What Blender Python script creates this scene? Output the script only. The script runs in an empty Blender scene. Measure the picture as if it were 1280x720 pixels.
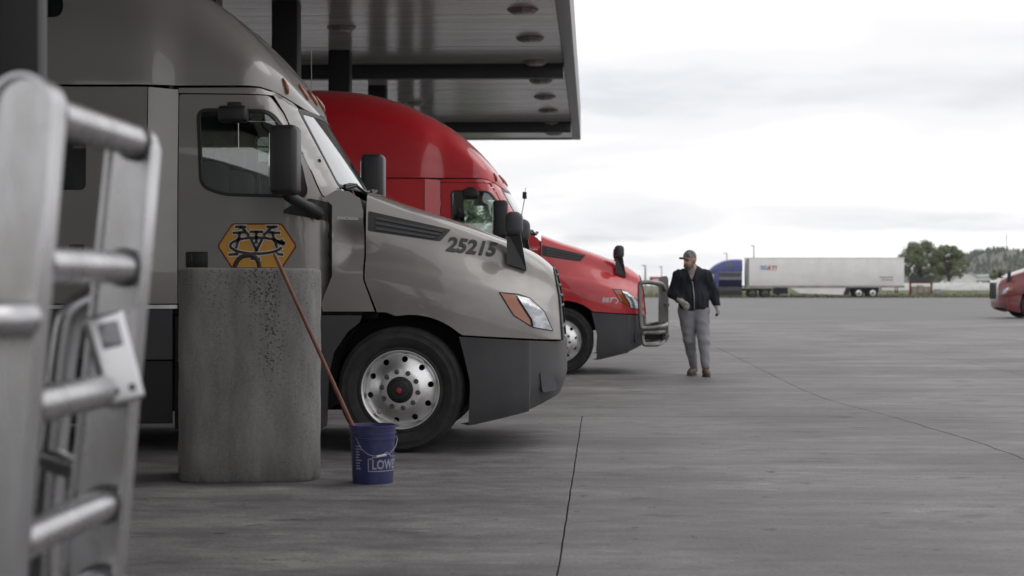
import bpy, bmesh, math, random
import numpy as np
from mathutils import Vector, Matrix
from mathutils.geometry import delaunay_2d_cdt
R = math.radians
random.seed(7); rng = np.random.default_rng(7)
scene = bpy.context.scene
COL = scene.collection

# ------------------------------------------------------------------ camera
YAW = math.atan(100 / 2200.0)
cd = bpy.data.cameras.new('camera'); cam = bpy.data.objects.new('camera', cd); COL.objects.link(cam)
cam.location = (0, 0, 1.29)
cam.rotation_euler = (R(90) - math.atan(4 / 2200.0), 0, YAW)
cd.sensor_width = 36; cd.lens = 36 * 2200 / 1280.0
cd.clip_start = 0.1; cd.clip_end = 9000
cd.dof.use_dof = True; cd.dof.focus_distance = 13.6; cd.dof.aperture_fstop = 3.4
scene.camera = cam

# ------------------------------------------------------------------ world: overcast
SUN_EL, SUN_AZ = 48, 62           # azimuth from +Y towards +X
world = bpy.data.worlds.new('World'); scene.world = world; world.use_nodes = True
wt = world.node_tree; wt.nodes.clear()
def wn(t, **k):
    n = wt.nodes.new(t)
    for a, b in k.items(): setattr(n, a, b)
    return n
def wmath(op, a, b=None, c=None):
    n = wn('ShaderNodeMath', operation=op)
    for i, v in enumerate((a, b, c)):
        if v is None: continue
        if isinstance(v, (int, float)): n.inputs[i].default_value = v
        else: wt.links.new(v, n.inputs[i])
    return n.outputs[0]
sky = wn('ShaderNodeTexSky', sky_type='NISHITA', sun_disc=False)
sky.sun_elevation = R(SUN_EL); sky.sun_rotation = R(SUN_AZ); sky.dust_density = 3; sky.air_density = 1.2
tc = wn('ShaderNodeTexCoord'); sep = wn('ShaderNodeSeparateXYZ'); wt.links.new(tc.outputs['Generated'], sep.inputs[0])
zz = wmath('ADD', wmath('MAXIMUM', sep.outputs[2], 0.0), 0.13)
cx_, cy_ = wmath('DIVIDE', sep.outputs[0], zz), wmath('DIVIDE', sep.outputs[1], zz)
cmb = wn('ShaderNodeCombineXYZ'); wt.links.new(cx_, cmb.inputs[0]); wt.links.new(cy_, cmb.inputs[1])
def wnoise(scale, detail, off, rough=0.55, dist=0.0):
    m = wn('ShaderNodeMapping'); m.inputs['Location'].default_value = off; wt.links.new(cmb.outputs[0], m.inputs['Vector'])
    n = wn('ShaderNodeTexNoise'); n.inputs['Scale'].default_value = scale; n.inputs['Detail'].default_value = detail
    n.inputs['Roughness'].default_value = rough; n.inputs['Distortion'].default_value = dist
    wt.links.new(m.outputs[0], n.inputs['Vector']); return n.outputs['Fac']
def wramp(v, stops):
    r = wn('ShaderNodeValToRGB'); cr = r.color_ramp; cr.interpolation = 'EASE'
    while len(cr.elements) < len(stops): cr.elements.new(0.5)
    for e, (p, c) in zip(cr.elements, stops): e.position = p; e.color = (*c, 1)
    wt.links.new(v, r.inputs[0]); return r.outputs[0]
grey = wramp(wnoise(0.8, 4, (3.1, 1.7, 0), 0.45, 0.3), [(0.47, (1.15, 1.135, 1.15)), (0.58, (0.96, 0.96, 0.98)), (0.72, (0.79, 0.80, 0.84))])
cover = wramp(wnoise(0.9, 6, (8.2, 5.5, 0), 0.55), [(0.30, (0, 0, 0)), (0.46, (1, 1, 1))])
sc10 = wn('ShaderNodeMix', data_type='RGBA', blend_type='MULTIPLY'); sc10.inputs[0].default_value = 1
wt.links.new(grey, sc10.inputs[6]); sc10.inputs[7].default_value = (10.2, 10.2, 10.2, 1)
skm = wn('ShaderNodeMix', data_type='RGBA', blend_type='MIX'); skm.inputs[0].default_value = 0.72
wt.links.new(sky.outputs[0], skm.inputs[6]); skm.inputs[7].default_value = (9.4, 9.7, 10.3, 1)
mx = wn('ShaderNodeMix', data_type='RGBA'); wt.links.new(cover, mx.inputs[0])
wt.links.new(skm.outputs[2], mx.inputs[6]); wt.links.new(sc10.outputs[2], mx.inputs[7])
bg = wn('ShaderNodeBackground'); bg.inputs['Strength'].default_value = 0.1
wt.links.new(mx.outputs[2], bg.inputs['Color'])
wo = wn('ShaderNodeOutputWorld'); wt.links.new(bg.outputs[0], wo.inputs['Surface'])

sl = bpy.data.lights.new('sun', 'SUN'); sun = bpy.data.objects.new('sun', sl); COL.objects.link(sun)
sl.energy = 0.45; sl.angle = R(40); sl.color = (1, 0.97, 0.93)
dsun = Vector((math.sin(R(SUN_AZ)) * math.cos(R(SUN_EL)), math.cos(R(SUN_AZ)) * math.cos(R(SUN_EL)), math.sin(R(SUN_EL))))
sun.rotation_euler = dsun.to_track_quat('Z', 'Y').to_euler(); sun.location = (20, 20, 40)

vs = scene.view_settings
scene.display_settings.display_device = 'sRGB'
vs.view_transform = 'Standard'; vs.look = 'None'; vs.gamma = 1; vs.exposure = 0; vs.use_curve_mapping = False
scene.render.engine = 'CYCLES'
scene.cycles.use_denoising = True
scene.cycles.max_bounces = 10; scene.cycles.transparent_max_bounces = 16
scene.cycles.sample_clamp_indirect = 6; scene.cycles.volume_bounces = 1

# ------------------------------------------------------------------ materials
MATS = {}
def mat(name, col, rough=0.6, metal=0.0, spec=0.5, coat=0.0, noise=None, bump=None, col2=None, rvar=0.0, alpha=None, sss=0, coords='Object', extra=None):
    """noise=(scale, detail, stretch xyz, lo, hi) mixes col -> col2; bump=(scale, strength, distance)"""
    if name in MATS: return MATS[name]
    m = bpy.data.materials.new(name); m.use_nodes = True; nt = m.node_tree; N, L = nt.nodes, nt.links
    b = N['Principled BSDF']
    b.inputs['Base Color'].default_value = (*col, 1); b.inputs['Roughness'].default_value = rough
    b.inputs['Metallic'].default_value = metal; b.inputs['Specular IOR Level'].default_value = spec
    b.inputs['Coat Weight'].default_value = coat; b.inputs['Coat Roughness'].default_value = 0.03
    if noise or bump:
        if coords == 'World': g = N.new('ShaderNodeNewGeometry'); vec = g.outputs['Position']
        else: g = N.new('ShaderNodeTexCoord'); vec = g.outputs['Object']
    if noise:
        sc, det, st, lo, hi = noise
        mp = N.new('ShaderNodeMapping'); mp.inputs['Scale'].default_value = st; L.new(vec, mp.inputs['Vector'])
        n = N.new('ShaderNodeTexNoise'); n.inputs['Scale'].default_value = sc; n.inputs['Detail'].default_value = det
        n.inputs['Roughness'].default_value = 0.62
        L.new(mp.outputs[0], n.inputs['Vector'])
        mr = N.new('ShaderNodeMapRange'); mr.inputs[1].default_value = lo; mr.inputs[2].default_value = hi; L.new(n.outputs['Fac'], mr.inputs[0])
        mxn = N.new('ShaderNodeMix'); mxn.data_type = 'RGBA'; L.new(mr.outputs[0], mxn.inputs[0])
        mxn.inputs[6].default_value = (*col, 1); mxn.inputs[7].default_value = (*(col2 or col), 1)
        L.new(mxn.outputs[2], b.inputs['Base Color'])
        if rvar:
            r2 = N.new('ShaderNodeMapRange'); r2.inputs[3].default_value = rough - rvar; r2.inputs[4].default_value = rough + rvar
            L.new(n.outputs['Fac'], r2.inputs[0]); L.new(r2.outputs[0], b.inputs['Roughness'])
    if bump:
        n2 = N.new('ShaderNodeTexNoise'); n2.inputs['Scale'].default_value = bump[0]; n2.inputs['Detail'].default_value = 6; L.new(vec, n2.inputs['Vector'])
        bp = N.new('ShaderNodeBump'); bp.inputs['Strength'].default_value = bump[1]; bp.inputs['Distance'].default_value = bump[2]
        L.new(n2.outputs['Fac'], bp.inputs['Height']); L.new(bp.outputs[0], b.inputs['Normal'])
    if extra: extra(nt, b)
    MATS[name] = m; return m

def paint(name, col, dirt=(0.16, 0.145, 0.125), metal=0.0, rough=0.34):
    """car paint: base + clear coat, road film with a shape of its own low on the body and in blotches"""
    if name in MATS: return MATS[name]
    m = mat(name, col, rough, metal, 0.5, 0.9)
    nt = m.node_tree; N, L = nt.nodes, nt.links; b = N['Principled BSDF']
    g = N.new('ShaderNodeTexCoord')
    n = N.new('ShaderNodeTexNoise'); n.inputs['Scale'].default_value = 2.2; n.inputs['Detail'].default_value = 7; n.inputs['Roughness'].default_value = 0.7
    mp = N.new('ShaderNodeMapping'); mp.inputs['Scale'].default_value = (1, 1, 2.2); L.new(g.outputs['Object'], mp.inputs[0]); L.new(mp.outputs[0], n.inputs['Vector'])
    sp = N.new('ShaderNodeSeparateXYZ'); L.new(g.outputs['Object'], sp.inputs[0])
    mr = N.new('ShaderNodeMapRange'); mr.inputs[1].default_value = 1.9; mr.inputs[2].default_value = 0.8; mr.inputs[3].default_value = 0.06; mr.inputs[4].default_value = 0.42
    L.new(sp.outputs[2], mr.inputs[0])
    mu = N.new('ShaderNodeMath'); mu.operation = 'MULTIPLY'; L.new(mr.outputs[0], mu.inputs[0])
    nr = N.new('ShaderNodeMapRange'); nr.inputs[1].default_value = 0.35; nr.inputs[2].default_value = 0.72; L.new(n.outputs['Fac'], nr.inputs[0]); L.new(nr.outputs[0], mu.inputs[1])
    mxn = N.new('ShaderNodeMix'); mxn.data_type = 'RGBA'; L.new(mu.outputs[0], mxn.inputs[0]); mxn.inputs[6].default_value = (*col, 1); mxn.inputs[7].default_value = (*dirt, 1)
    L.new(mxn.outputs[2], b.inputs['Base Color'])
    cw = N.new('ShaderNodeMapRange'); cw.inputs[3].default_value = 0.9; cw.inputs[4].default_value = 0.15; cw.inputs[2].default_value = 0.4; L.new(mu.outputs[0], cw.inputs[0]); L.new(cw.outputs[0], b.inputs['Coat Weight'])
    return m

def glass(name, tint, refl=0.0, rough=0.02):
    if name in MATS: return MATS[name]
    m = bpy.data.materials.new(name); m.use_nodes = True; nt = m.node_tree; N, L = nt.nodes, nt.links; N.clear()
    o = N.new('ShaderNodeOutputMaterial'); t = N.new('ShaderNodeBsdfTransparent'); t.inputs[0].default_value = (*tint, 1)
    g = N.new('ShaderNodeBsdfGlossy'); g.inputs['Roughness'].default_value = rough; g.inputs[0].default_value = (0.95, 0.97, 0.97, 1)
    fr = N.new('ShaderNodeFresnel'); fr.inputs[0].default_value = 1.5
    ad = N.new('ShaderNodeMath'); ad.operation = 'ADD'; ad.use_clamp = True; ad.inputs[1].default_value = refl; L.new(fr.outputs[0], ad.inputs[0])
    x = N.new('ShaderNodeMixShader'); L.new(ad.outputs[0], x.inputs[0]); L.new(t.outputs[0], x.inputs[1]); L.new(g.outputs[0], x.inputs[2]); L.new(x.outputs[0], o.inputs[0])
    MATS[name] = m; return m

GREY = paint('warm_grey_paint', (0.250, 0.236, 0.221), dirt=(.15, .138, .125), metal=0.25, rough=0.38)
RED = paint('red_paint', (0.57, 0.008, 0.017), dirt=(0.16, 0.06, 0.05), rough=0.4)
WHITE = paint('off_white_paint', (0.74, 0.76, 0.75), dirt=(.4, .39, .36))
BLUE = paint('blue_paint', (0.006, 0.020, 0.17), dirt=(.04, .05, .09), rough=0.45)
MAROON = paint('dark_red_paint', (0.15, 0.008, 0.012), dirt=(.09, .03, .03), rough=0.45)
PLASTIC = mat('charcoal_plastic', (0.040, 0.041, 0.046), 0.5, noise=(3, 6, (1, 1, 1), 0.3, 0.75), col2=(0.062, 0.062, 0.064), rvar=0.1, bump=(220, 0.08, 0.002))
MIRRORP = mat('mirror_shell', (.020, .020, .023), .42)
BLACKP = mat('black_plastic', (0.012, 0.012, 0.014), 0.45)
TRIM = mat('cab_trim', (0.045, 0.045, 0.046), 0.8)
SEAT = mat('seat_cloth', (0.07, 0.07, 0.075), 0.9)
RUBBER = mat('tyre_rubber', (0.012, 0.012, 0.0125), 0.75, noise=(9, 5, (1, 1, 1), 0.35, 0.7), col2=(0.03, 0.029, 0.027), bump=(60, 0.12, 0.004))
ALU = mat('polished_aluminium', (0.82, 0.82, 0.82), 0.36, 1.0, noise=(6, 5, (1, 1, 1), 0.4, 0.75), col2=(0.6, 0.59, 0.57), rvar=0.1)
CHROME = mat('chrome', (0.85, 0.85, 0.86), 0.1, 1.0)
NUT = mat('worn_steel', (0.10, 0.095, 0.09), 0.5, 0.6)
DULL = mat('dull_rim', (0.12, 0.12, 0.12), 0.5, 0.5)
DARKST = mat('dark_steel', (0.025, 0.025, 0.027), 0.6, 0.3)
CHASSIS = mat('chassis_black', (0.010, 0.010, 0.010), 0.7)
AMBER = mat('amber_lens', (0.30, 0.075, 0.018), 0.15, 0, 0.5, 1.0)
LENS = mat('headlamp_lens', (0.50, 0.52, 0.55), 0.12, 0.55, 0.5, 1.0, noise=(9, 3, (1, 1, 1.6), 0.35, 0.65), col2=(0.16, 0.17, 0.19))
REDHUB = mat('red_hub_oil_cap', (0.42, 0.03, 0.02), 0.4)
GLASS = glass('side_glass', (0.88, 0.93, 0.905), 0.06)
WSGLASS = glass('windscreen_glass', (0.50, 0.62, 0.60), 0.27, 0.06)
DARKGLASS = mat('dark_sleeper_glass', (0.012, 0.013, 0.014), 0.04, 0, 0.6, 1.0)
BLACKPRINT = mat('black_print', (0.028, 0.026, 0.024), 0.5)
WHITEPRINT = mat('white_print', (0.62, 0.61, 0.58), 0.5)
ORANGE = mat('orange_decal', (0.56, 0.28, 0.045), 0.45)
MAROONP = mat('maroon_decal', (0.16, 0.02, 0.015), 0.5)

# ------------------------------------------------------------------ object helpers
def link(name, me, parent=None, loc=None):
    o = bpy.data.objects.new(name, me); COL.objects.link(o)
    if parent: o.parent = parent
    if loc is not None: o.location = loc
    return o
def thing(name, label, cat, loc=(0, 0, 0), rz=0, group=None):
    o = link(name, None); o.location = loc; o.rotation_euler = (0, 0, rz); o.empty_display_size = 0.2
    return tag(o, label, cat, group)
def tag(o, label=None, cat=None, group=None, kind=None):
    for k, v in (('label', label), ('category', cat), ('group', group), ('kind', kind)):
        if v: o[k] = v
    return o
def mesh(verts, faces, material, sharp=35, mats=None, fm=None, recalc=True):
    me = bpy.data.meshes.new('m'); me.from_pydata([tuple(v) for v in verts], [], faces)
    for m in ([material] if mats is None else mats): me.materials.append(m)
    if fm is not None: me.polygons.foreach_set('material_index', fm)
    if recalc:
        bm = bmesh.new(); bm.from_mesh(me); bmesh.ops.recalc_face_normals(bm, faces=bm.faces); bm.to_mesh(me); bm.free()
    me.polygons.foreach_set('use_smooth', [True] * len(me.polygons))
    if sharp is not None: me.set_sharp_from_angle(angle=R(sharp))
    me.update(); return me
class MB:
    def __init__(s): s.v = []; s.f = []
    def add(s, V, F):
        o = len(s.v); s.v += [tuple(v) for v in V]; s.f += [tuple(i + o for i in f) for f in F]; return s
    def box(s, x0, x1, y0, y1, z0, z1, M=None):
        V = [(x, y, z) for x in (x0, x1) for y in (y0, y1) for z in (z0, z1)]
        if M is not None: V = [M @ Vector(v) for v in V]
        return s.add(V, [(0, 1, 3, 2), (4, 6, 7, 5), (0, 4, 5, 1), (2, 3, 7, 6), (0, 2, 6, 4), (1, 5, 7, 3)])
    def bbox(s, x0, x1, y0, y1, z0, z1, b=0.01, M=None, seg=2):
        bm = bmesh.new(); bmesh.ops.create_cube(bm, size=1)
        for v in bm.verts: v.co = ((x0 + x1) / 2 + v.co.x * (x1 - x0), (y0 + y1) / 2 + v.co.y * (y1 - y0), (z0 + z1) / 2 + v.co.z * (z1 - z0))
        bmesh.ops.bevel(bm, geom=bm.edges[:], offset=b, segments=seg, affect='EDGES', profile=0.5)
        bm.verts.index_update()
        V = [v.co.copy() for v in bm.verts]; F = [tuple(v.index for v in f.verts) for f in bm.faces]; bm.free()
        if M is not None: V = [M @ v for v in V]
        return s.add(V, F)
    def tube(s, pts, r, n=10, cap=True):
        pts = [Vector(p) for p in pts]; rs = r if isinstance(r, (list, tuple)) else [r] * len(pts)
        o = len(s.v); up = None
        for i, p in enumerate(pts):
            d = (pts[min(i + 1, len(pts) - 1)] - pts[max(i - 1, 0)]).normalized()
            if up is None: up = d.orthogonal().normalized()
            up = (up - d * up.dot(d)).normalized(); w = d.cross(up)
            for k in range(n):
                a = 2 * math.pi * k / n; s.v.append(tuple(p + (up * math.cos(a) + w * math.sin(a)) * rs[i]))
        for i in range(len(pts) - 1):
            for k in range(n):
                a, b = o + i * n + k, o + i * n + (k + 1) % n; s.f.append((a, b, b + n, a + n))
        if cap:
            s.f.append(tuple(o + k for k in range(n))[::-1]); e = o + (len(pts) - 1) * n; s.f.append(tuple(e + k for k in range(n)))
        return s
    def lathe(s, prof, n=32, axis='z', c=(0, 0, 0), a0=0.0, a1=2 * math.pi):
        """prof = [(radius, height)]"""
        o = len(s.v); full = abs(a1 - a0 - 2 * math.pi) < 1e-6; m = n if full else n + 1
        for r, h in prof:
            for k in range(m):
                a = a0 + (a1 - a0) * k / n; p, q = r * math.cos(a), r * math.sin(a)
                v = {'z': (p, q, h), 'y': (p, h, q), 'x': (h, p, q)}[axis]
                s.v.append((v[0] + c[0], v[1] + c[1], v[2] + c[2]))
        for i in range(len(prof) - 1):
            for k in range(n):
                a, b = o + i * m + k, o + i * m + (k + 1) % m; s.f.append((a, b, b + m, a + m))
        return s
    def grid(s, P):
        """P[i][j] points"""
        o = len(s.v); nj = len(P[0])
        for row in P: s.v += [tuple(p) for p in row]
        for i in range(len(P) - 1):
            for j in range(nj - 1):
                a = o + i * nj + j; s.f.append((a, a + 1, a + nj + 1, a + nj))
        return s
    def prism(s, poly, y0, y1, fn=None):
        """poly in (x,z) extruded along y"""
        n = len(poly); V = [(x, y0, z) for x, z in poly] + [(x, y1, z) for x, z in poly]
        if fn: V = [fn(v) for v in V]
        return s.add(V, [tuple(range(n)), tuple(range(2 * n - 1, n - 1, -1))] + [(i, (i + 1) % n, (i + 1) % n + n, i + n) for i in range(n)])
    def build(s, name, m, parent=None, loc=None, sharp=35): return link(name, mesh(s.v, s.f, m, sharp), parent, loc)
def catmull(pts, n=6):
    P = [np.array(p, float) for p in pts]; out = []
    for i in range(len(P) - 1):
        p0, p1, p2, p3 = P[max(i - 1, 0)], P[i], P[i + 1], P[min(i + 2, len(P) - 1)]
        for k in range(n):
            t = k / n; out.append(tuple(0.5 * (2 * p1 + (p2 - p0) * t + (2 * p0 - 5 * p1 + 4 * p2 - p3) * t * t + (3 * p1 - p0 - 3 * p2 + p3) * t ** 3)))
    out.append(tuple(P[-1])); return out
def interp(tab, x): return float(np.interp(x, [t[0] for t in tab], [t[1] for t in tab]))
def smooth_tab(tab, n=8):
    return sorted(catmull(tab, n))
def rounded(poly, r, n=5):
    """round the corners of a polygon"""
    out = []; m = len(poly)
    for i in range(m):
        p = Vector(poly[i]); a = Vector(poly[i - 1]) - p; b = Vector(poly[(i + 1) % m]) - p
        q = min(r, a.length * 0.48, b.length * 0.48); a = p + a.normalized() * q; b = p + b.normalized() * q
        for k in range(n + 1):
            t = k / n; v = a * (1 - t) ** 2 + p * 2 * t * (1 - t) + b * t * t; out.append((v.x, v.y))
    return out
def dense(poly, step):
    out = []
    for i, p in enumerate(poly):
        q = poly[(i + 1) % len(poly)]; L = math.dist(p, q); n = max(1, int(math.ceil(L / step)))
        for k in range(n): out.append((p[0] + (q[0] - p[0]) * k / n, p[1] + (q[1] - p[1]) * k / n))
    return out
def inside(p, poly):
    x, y = p; c = False; j = len(poly) - 1
    for i in range(len(poly)):
        xi, yi = poly[i]; xj, yj = poly[j]
        if (yi > y) != (yj > y) and x < (xj - xi) * (y - yi) / (yj - yi) + xi: c = not c
        j = i
    return c
def triangulate(outline, holes=(), step=0.1):
    """outline with holes filled with a fine triangle mesh -> 2D verts, tris, boundary loops"""
    loops = [dense(outline, step)] + [dense(h, step) for h in holes]
    V, E = [], []
    for lp in loops:
        o = len(V); V += lp; E += [(o + i, o + (i + 1) % len(lp)) for i in range(len(lp))]
    xs = [p[0] for p in outline]; ys = [p[1] for p in outline]
    y = min(ys) + step * 0.5; k = 0
    while y < max(ys):
        x = min(xs) + step * (0.5 if k % 2 else 0.25)
        while x < max(xs):
            if inside((x, y), outline) and not any(inside((x, y), h) for h in holes):
                if min(abs(x - p[0]) + abs(y - p[1]) for lp in loops for p in lp) > step * 0.45: V.append((x, y))
            x += step
        y += step * 0.87; k += 1
    r = delaunay_2d_cdt([Vector(v) for v in V], E, [], 0, 1e-6)
    v2 = [(v.x, v.y) for v in r[0]]; T = []
    for t in r[2]:
        c = (sum(v2[i][0] for i in t) / 3, sum(v2[i][1] for i in t) / 3)
        if inside(c, outline) and not any(inside(c, h) for h in holes): T.append(tuple(t))
    return v2, T
def panel_mesh(outline, fn, m, holes=(), step=0.1, th=0.025, inner=None, off=0.0, sharp=40):
    """fn(a,b,off) -> point. Gives the sheet a real thickness th inwards"""
    v2, T = triangulate(outline, holes, step); n = len(v2)
    V = [fn(a, b, off) for a, b in v2] + [fn(a, b, off - th) for a, b in v2]
    cnt = {}
    for t in T:
        for i in range(3):
            e = (t[i], t[(i + 1) % 3]); cnt[e] = 1
    F = list(T); fm = [0] * len(T)
    F += [tuple(i + n for i in t[::-1]) for t in T]; fm += [1] * len(T)
    for (a, b) in cnt:
        if (b, a) not in cnt: F.append((b, a, a + n, b + n)); fm.append(0)
    return mesh(V, F, m, sharp, mats=[m, inner or m], fm=fm)
def text_mesh(txt, size, fn, m, bold=0.0, shear=0.0, th=0.002, extr=1.0, align='LEFT', step=None):
    cu = bpy.data.curves.new('t', 'FONT'); cu.body = txt; cu.size = size; cu.offset = bold; cu.shear = shear; cu.align_x = align; cu.resolution_u = 3; cu.space_character = extr
    o = bpy.data.objects.new('t', cu); COL.objects.link(o)
    dg = bpy.context.evaluated_depsgraph_get(); me = o.evaluated_get(dg).to_mesh()
    V2 = [(v.co.x, v.co.y) for v in me.vertices]; F0 = [tuple(p.vertices) for p in me.polygons]
    o.evaluated_get(dg).to_mesh_clear(); bpy.data.objects.remove(o); bpy.data.curves.remove(cu)
    n = len(V2); V = [fn(a, b, th) for a, b in V2] + [fn(a, b, 0) for a, b in V2]
    ed = {(f[i], f[(i + 1) % len(f)]) for f in F0 for i in range(len(f))}
    F = F0 + [tuple(i + n for i in f[::-1]) for f in F0] + [(b, a, a + n, b + n) for a, b in ed if (b, a) not in ed]
    return mesh(V, F, m, 30)
def strokes(segs, w, fn, m, th=0.002):
    """thick 2D polylines laid on a surface"""
    mb = MB()
    for pts in segs:
        P = [Vector(p) for p in pts]; L, Rr = [], []
        for i, p in enumerate(P):
            d = (P[min(i + 1, len(P) - 1)] - P[max(i - 1, 0)]).normalized(); nn = Vector((-d.y, d.x)) * w / 2
            L.append(p + nn); Rr.append(p - nn)
        if len(P) > 1:
            d0 = (P[0] - P[1]).normalized() * w * 0.35; d1 = (P[-1] - P[-2]).normalized() * w * 0.35
            L[0] += d0; Rr[0] += d0; L[-1] += d1; Rr[-1] += d1
        n = len(P); V = [fn(p.x, p.y, th) for p in L] + [fn(p.x, p.y, th) for p in Rr] + [fn(p.x, p.y, 0) for p in L] + [fn(p.x, p.y, 0) for p in Rr]
        F = []
        for i in range(n - 1):
            F += [(i, i + 1, n + i + 1, n + i), (2 * n + i, 3 * n + i, 3 * n + i + 1, 2 * n + i + 1), (i, 2 * n + i, 2 * n + i + 1, i + 1), (n + i, n + i + 1, 3 * n + i + 1, 3 * n + i)]
        F += [(0, n, 3 * n, 2 * n), (n - 1, 3 * n - 1, 4 * n - 1, 2 * n - 1)]
        mb.add(V, F)
    return mesh(mb.v, mb.f, m, 30)
def copy_tree(o, parent=None):
    c = o.copy(); COL.objects.link(c); c.parent = parent
    for ch in o.children: copy_tree(ch, c)
    return c
def surface_nets(f, lo, hi, h):
    """mesh of f(P)=0 on a grid"""
    ax = [np.arange(lo[i], hi[i] + h, h) for i in range(3)]
    X, Y, Z = np.meshgrid(*ax, indexing='ij'); S = f(np.stack([X, Y, Z], -1))
    nx, ny, nz = S.shape; corn = np.zeros((nx - 1, ny - 1, nz - 1), int)
    acc = np.zeros((nx - 1, ny - 1, nz - 1, 3)); cnt = np.zeros((nx - 1, ny - 1, nz - 1))
    def cr(a): return [slice(a[i], S.shape[i] - 1 + a[i]) for i in range(3)]
    C8 = [(i, j, k) for i in (0, 1) for j in (0, 1) for k in (0, 1)]
    for a in C8:
        for d in range(3):
            if a[d]: continue
            b = list(a); b[d] = 1
            s0, s1 = S[tuple(cr(a))], S[tuple(cr(b))]; m = (s0 < 0) != (s1 < 0)
            t = np.where(m, s0 / np.where(m, s0 - s1, 1), 0)
            for q in range(3): acc[..., q] += np.where(m, a[q] + (t if q == d else 0), 0)
            cnt += m
    act = cnt > 0; idx = -np.ones(act.shape, int); idx[act] = np.arange(act.sum())
    I = np.argwhere(act); P = (I + acc[act] / cnt[act][:, None]) * h + np.array([a[0] for a in ax])
    F = []
    for d in range(3):
        e1, e2 = (d + 1) % 3, (d + 2) % 3
        a = [slice(None)] * 3; b = [slice(None)] * 3; a[d] = slice(0, -1); b[d] = slice(1, None)
        m = (S[tuple(a)] < 0) != (S[tuple(b)] < 0)
        for p in np.argwhere(m):
            if p[e1] == 0 or p[e2] == 0 or p[e1] >= act.shape[e1] or p[e2] >= act.shape[e2]: continue
            q = []
            for u, v in ((0, 0), (1, 0), (1, 1), (0, 1)):
                c = p.copy(); c[e1] -= u; c[e2] -= v; q.append(int(idx[tuple(c)]))
            if min(q) < 0: continue
            F.append(tuple(q) if S[tuple(p)] < 0 else tuple(q[::-1]))
    return P, F
# ================================================================== highway tractor (local: +x forward, front axle at x=0, z up)
XF = [(0.5, -.36), (2.03, -.39), (2.06, -.405), (2.40, -.610), (2.69, -.787), (2.90, -.92), (3.2, -1.1)]
def cab_xf(z): return interp(XF, z)
def cab_w(z): return 1.20 - 0.045 * min(max((z - 1.95) / 0.9, 0), 1) ** 1.3
def flare(x): return 0.075 * min(max((-1.745 - x) / 0.19, 0), 1)
CD = 0.44
PLV = np.linspace(0, 1, 400); PLO = 0.17 * PLV ** 2 + 0.27 * (1 - (1 - PLV ** 5) ** 0.2)      # plan of the cab front: bowed, then a rounded corner
def cab_y(x, z):
    o = cab_xf(z) - x; w = cab_w(z)
    if o < CD: w *= float(np.interp(max(o, 0), PLO, PLV))
    return w + flare(x)
def cab_x(y, z):
    v = min(abs(y) / cab_w(z), 1); return cab_xf(z) - float(np.interp(v, PLV, PLO))
def side(s):
    def fn(a, b, off=0): return (a, s * (cab_y(a, b) + off), b)
    return fn
def front(a, b, off=0): return (cab_x(a, b) + off, a, b)
ROOF = smooth_tab([(-.789, 2.70), (-.83, 2.785), (-.915, 2.91), (-1.0, 3.03), (-1.22, 3.275), (-1.48, 3.51), (-1.71, 3.67), (-2.1, 3.88), (-2.43, 4.02), (-2.8, 4.12), (-3.15, 4.175), (-3.7, 4.205), (-4.35, 4.19)])
RZ0 = [(-5, 2.845), (-1.12, 2.83), (-1.0, 2.80), (-.90, 2.74), (-.83, 2.695), (-.789, 2.69)]
def roof_pt(x, a, s, off=0):
    z0 = interp(RZ0, x); zt = interp(ROOF, x); W = cab_y(min(x, -0.7885), z0) + 0.01; m = 2 / 3.1
    return (x, s * (W * max(math.cos(a), 0) ** m + off * math.cos(a)), z0 + (zt - z0) * max(math.sin(a), 0) ** m + off * math.sin(a))
def roof_y(x, z):
    z0 = interp(RZ0, x); zt = interp(ROOF, x); t = min(max((z - z0) / max(zt - z0, 1e-4), 0), 1)
    return (cab_y(min(x, -0.7885), z0) + 0.01) * (1 - t ** 3.1) ** (1 / 3.1)
HT = smooth_tab([(-.277, 2.035), (0, 1.935), (.25, 1.86), (.54, 1.765), (.85, 1.65), (1.0, 1.585), (1.09, 1.53), (1.14, 1.48), (1.173, 1.43)], 6)
def ramp3(t): return t * t * (3 - 2 * t)
HF = [(-.277, 1.52), (.1, 1.46), (.5, 1.37), (.86, 1.25), (1.173, 1.08)]
HWF = smooth_tab([(-.277, 1.185), (0, 1.205), (.35, 1.205), (.62, 1.165), (.82, 1.09), (.98, 1.0), (1.1, .90), (1.173, .80)], 6)
HWH = [(-.277, 1.09), (.3, 1.0), (.7, .885), (1.0, .77), (1.173, .64)]
ARCH_R, AXZ = 0.575, 0.485
def hood_zb(x):
    z = 0.902 - 0.06 * (x - 0.45)
    if abs(x) < ARCH_R: z = max(z, AXZ + math.sqrt(ARCH_R ** 2 - x * x))
    if x < 0: z = max(z, interp([(-.2, 1.08), (0, 1.0)], x))
    return z
def hood_sec(xq):
    f, W, H, zt = interp(HF, xq), interp(HWF, xq), interp(HWH, xq), interp(HT, xq); zb = hood_zb(xq)
    mid = f + (zt - f) * 0.42
    P = [(W, zb), (W, max(zb + .02, f - .24)), (W - .025, f - .09), (W - .085, f), (H + .012, mid), (H - .035, zt - .10), (H - .13, zt - .032), (H * .5, zt - .006), (0, zt)]
    return catmull(P, 8)
def hxr(z): return -.277 + .092 * min(max((1.327 - z) / .235, 0), 1)
def hxn(z): return interp([(0.8, 1.238), (1.2, 1.205), (1.40, 1.165), (1.5, 1.125), (1.6, 1.10)], z)
HL = 1.45
def hood_x(q, z): return hxr(z) + (hxn(z) - hxr(z)) * q
_sec = {}
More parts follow.
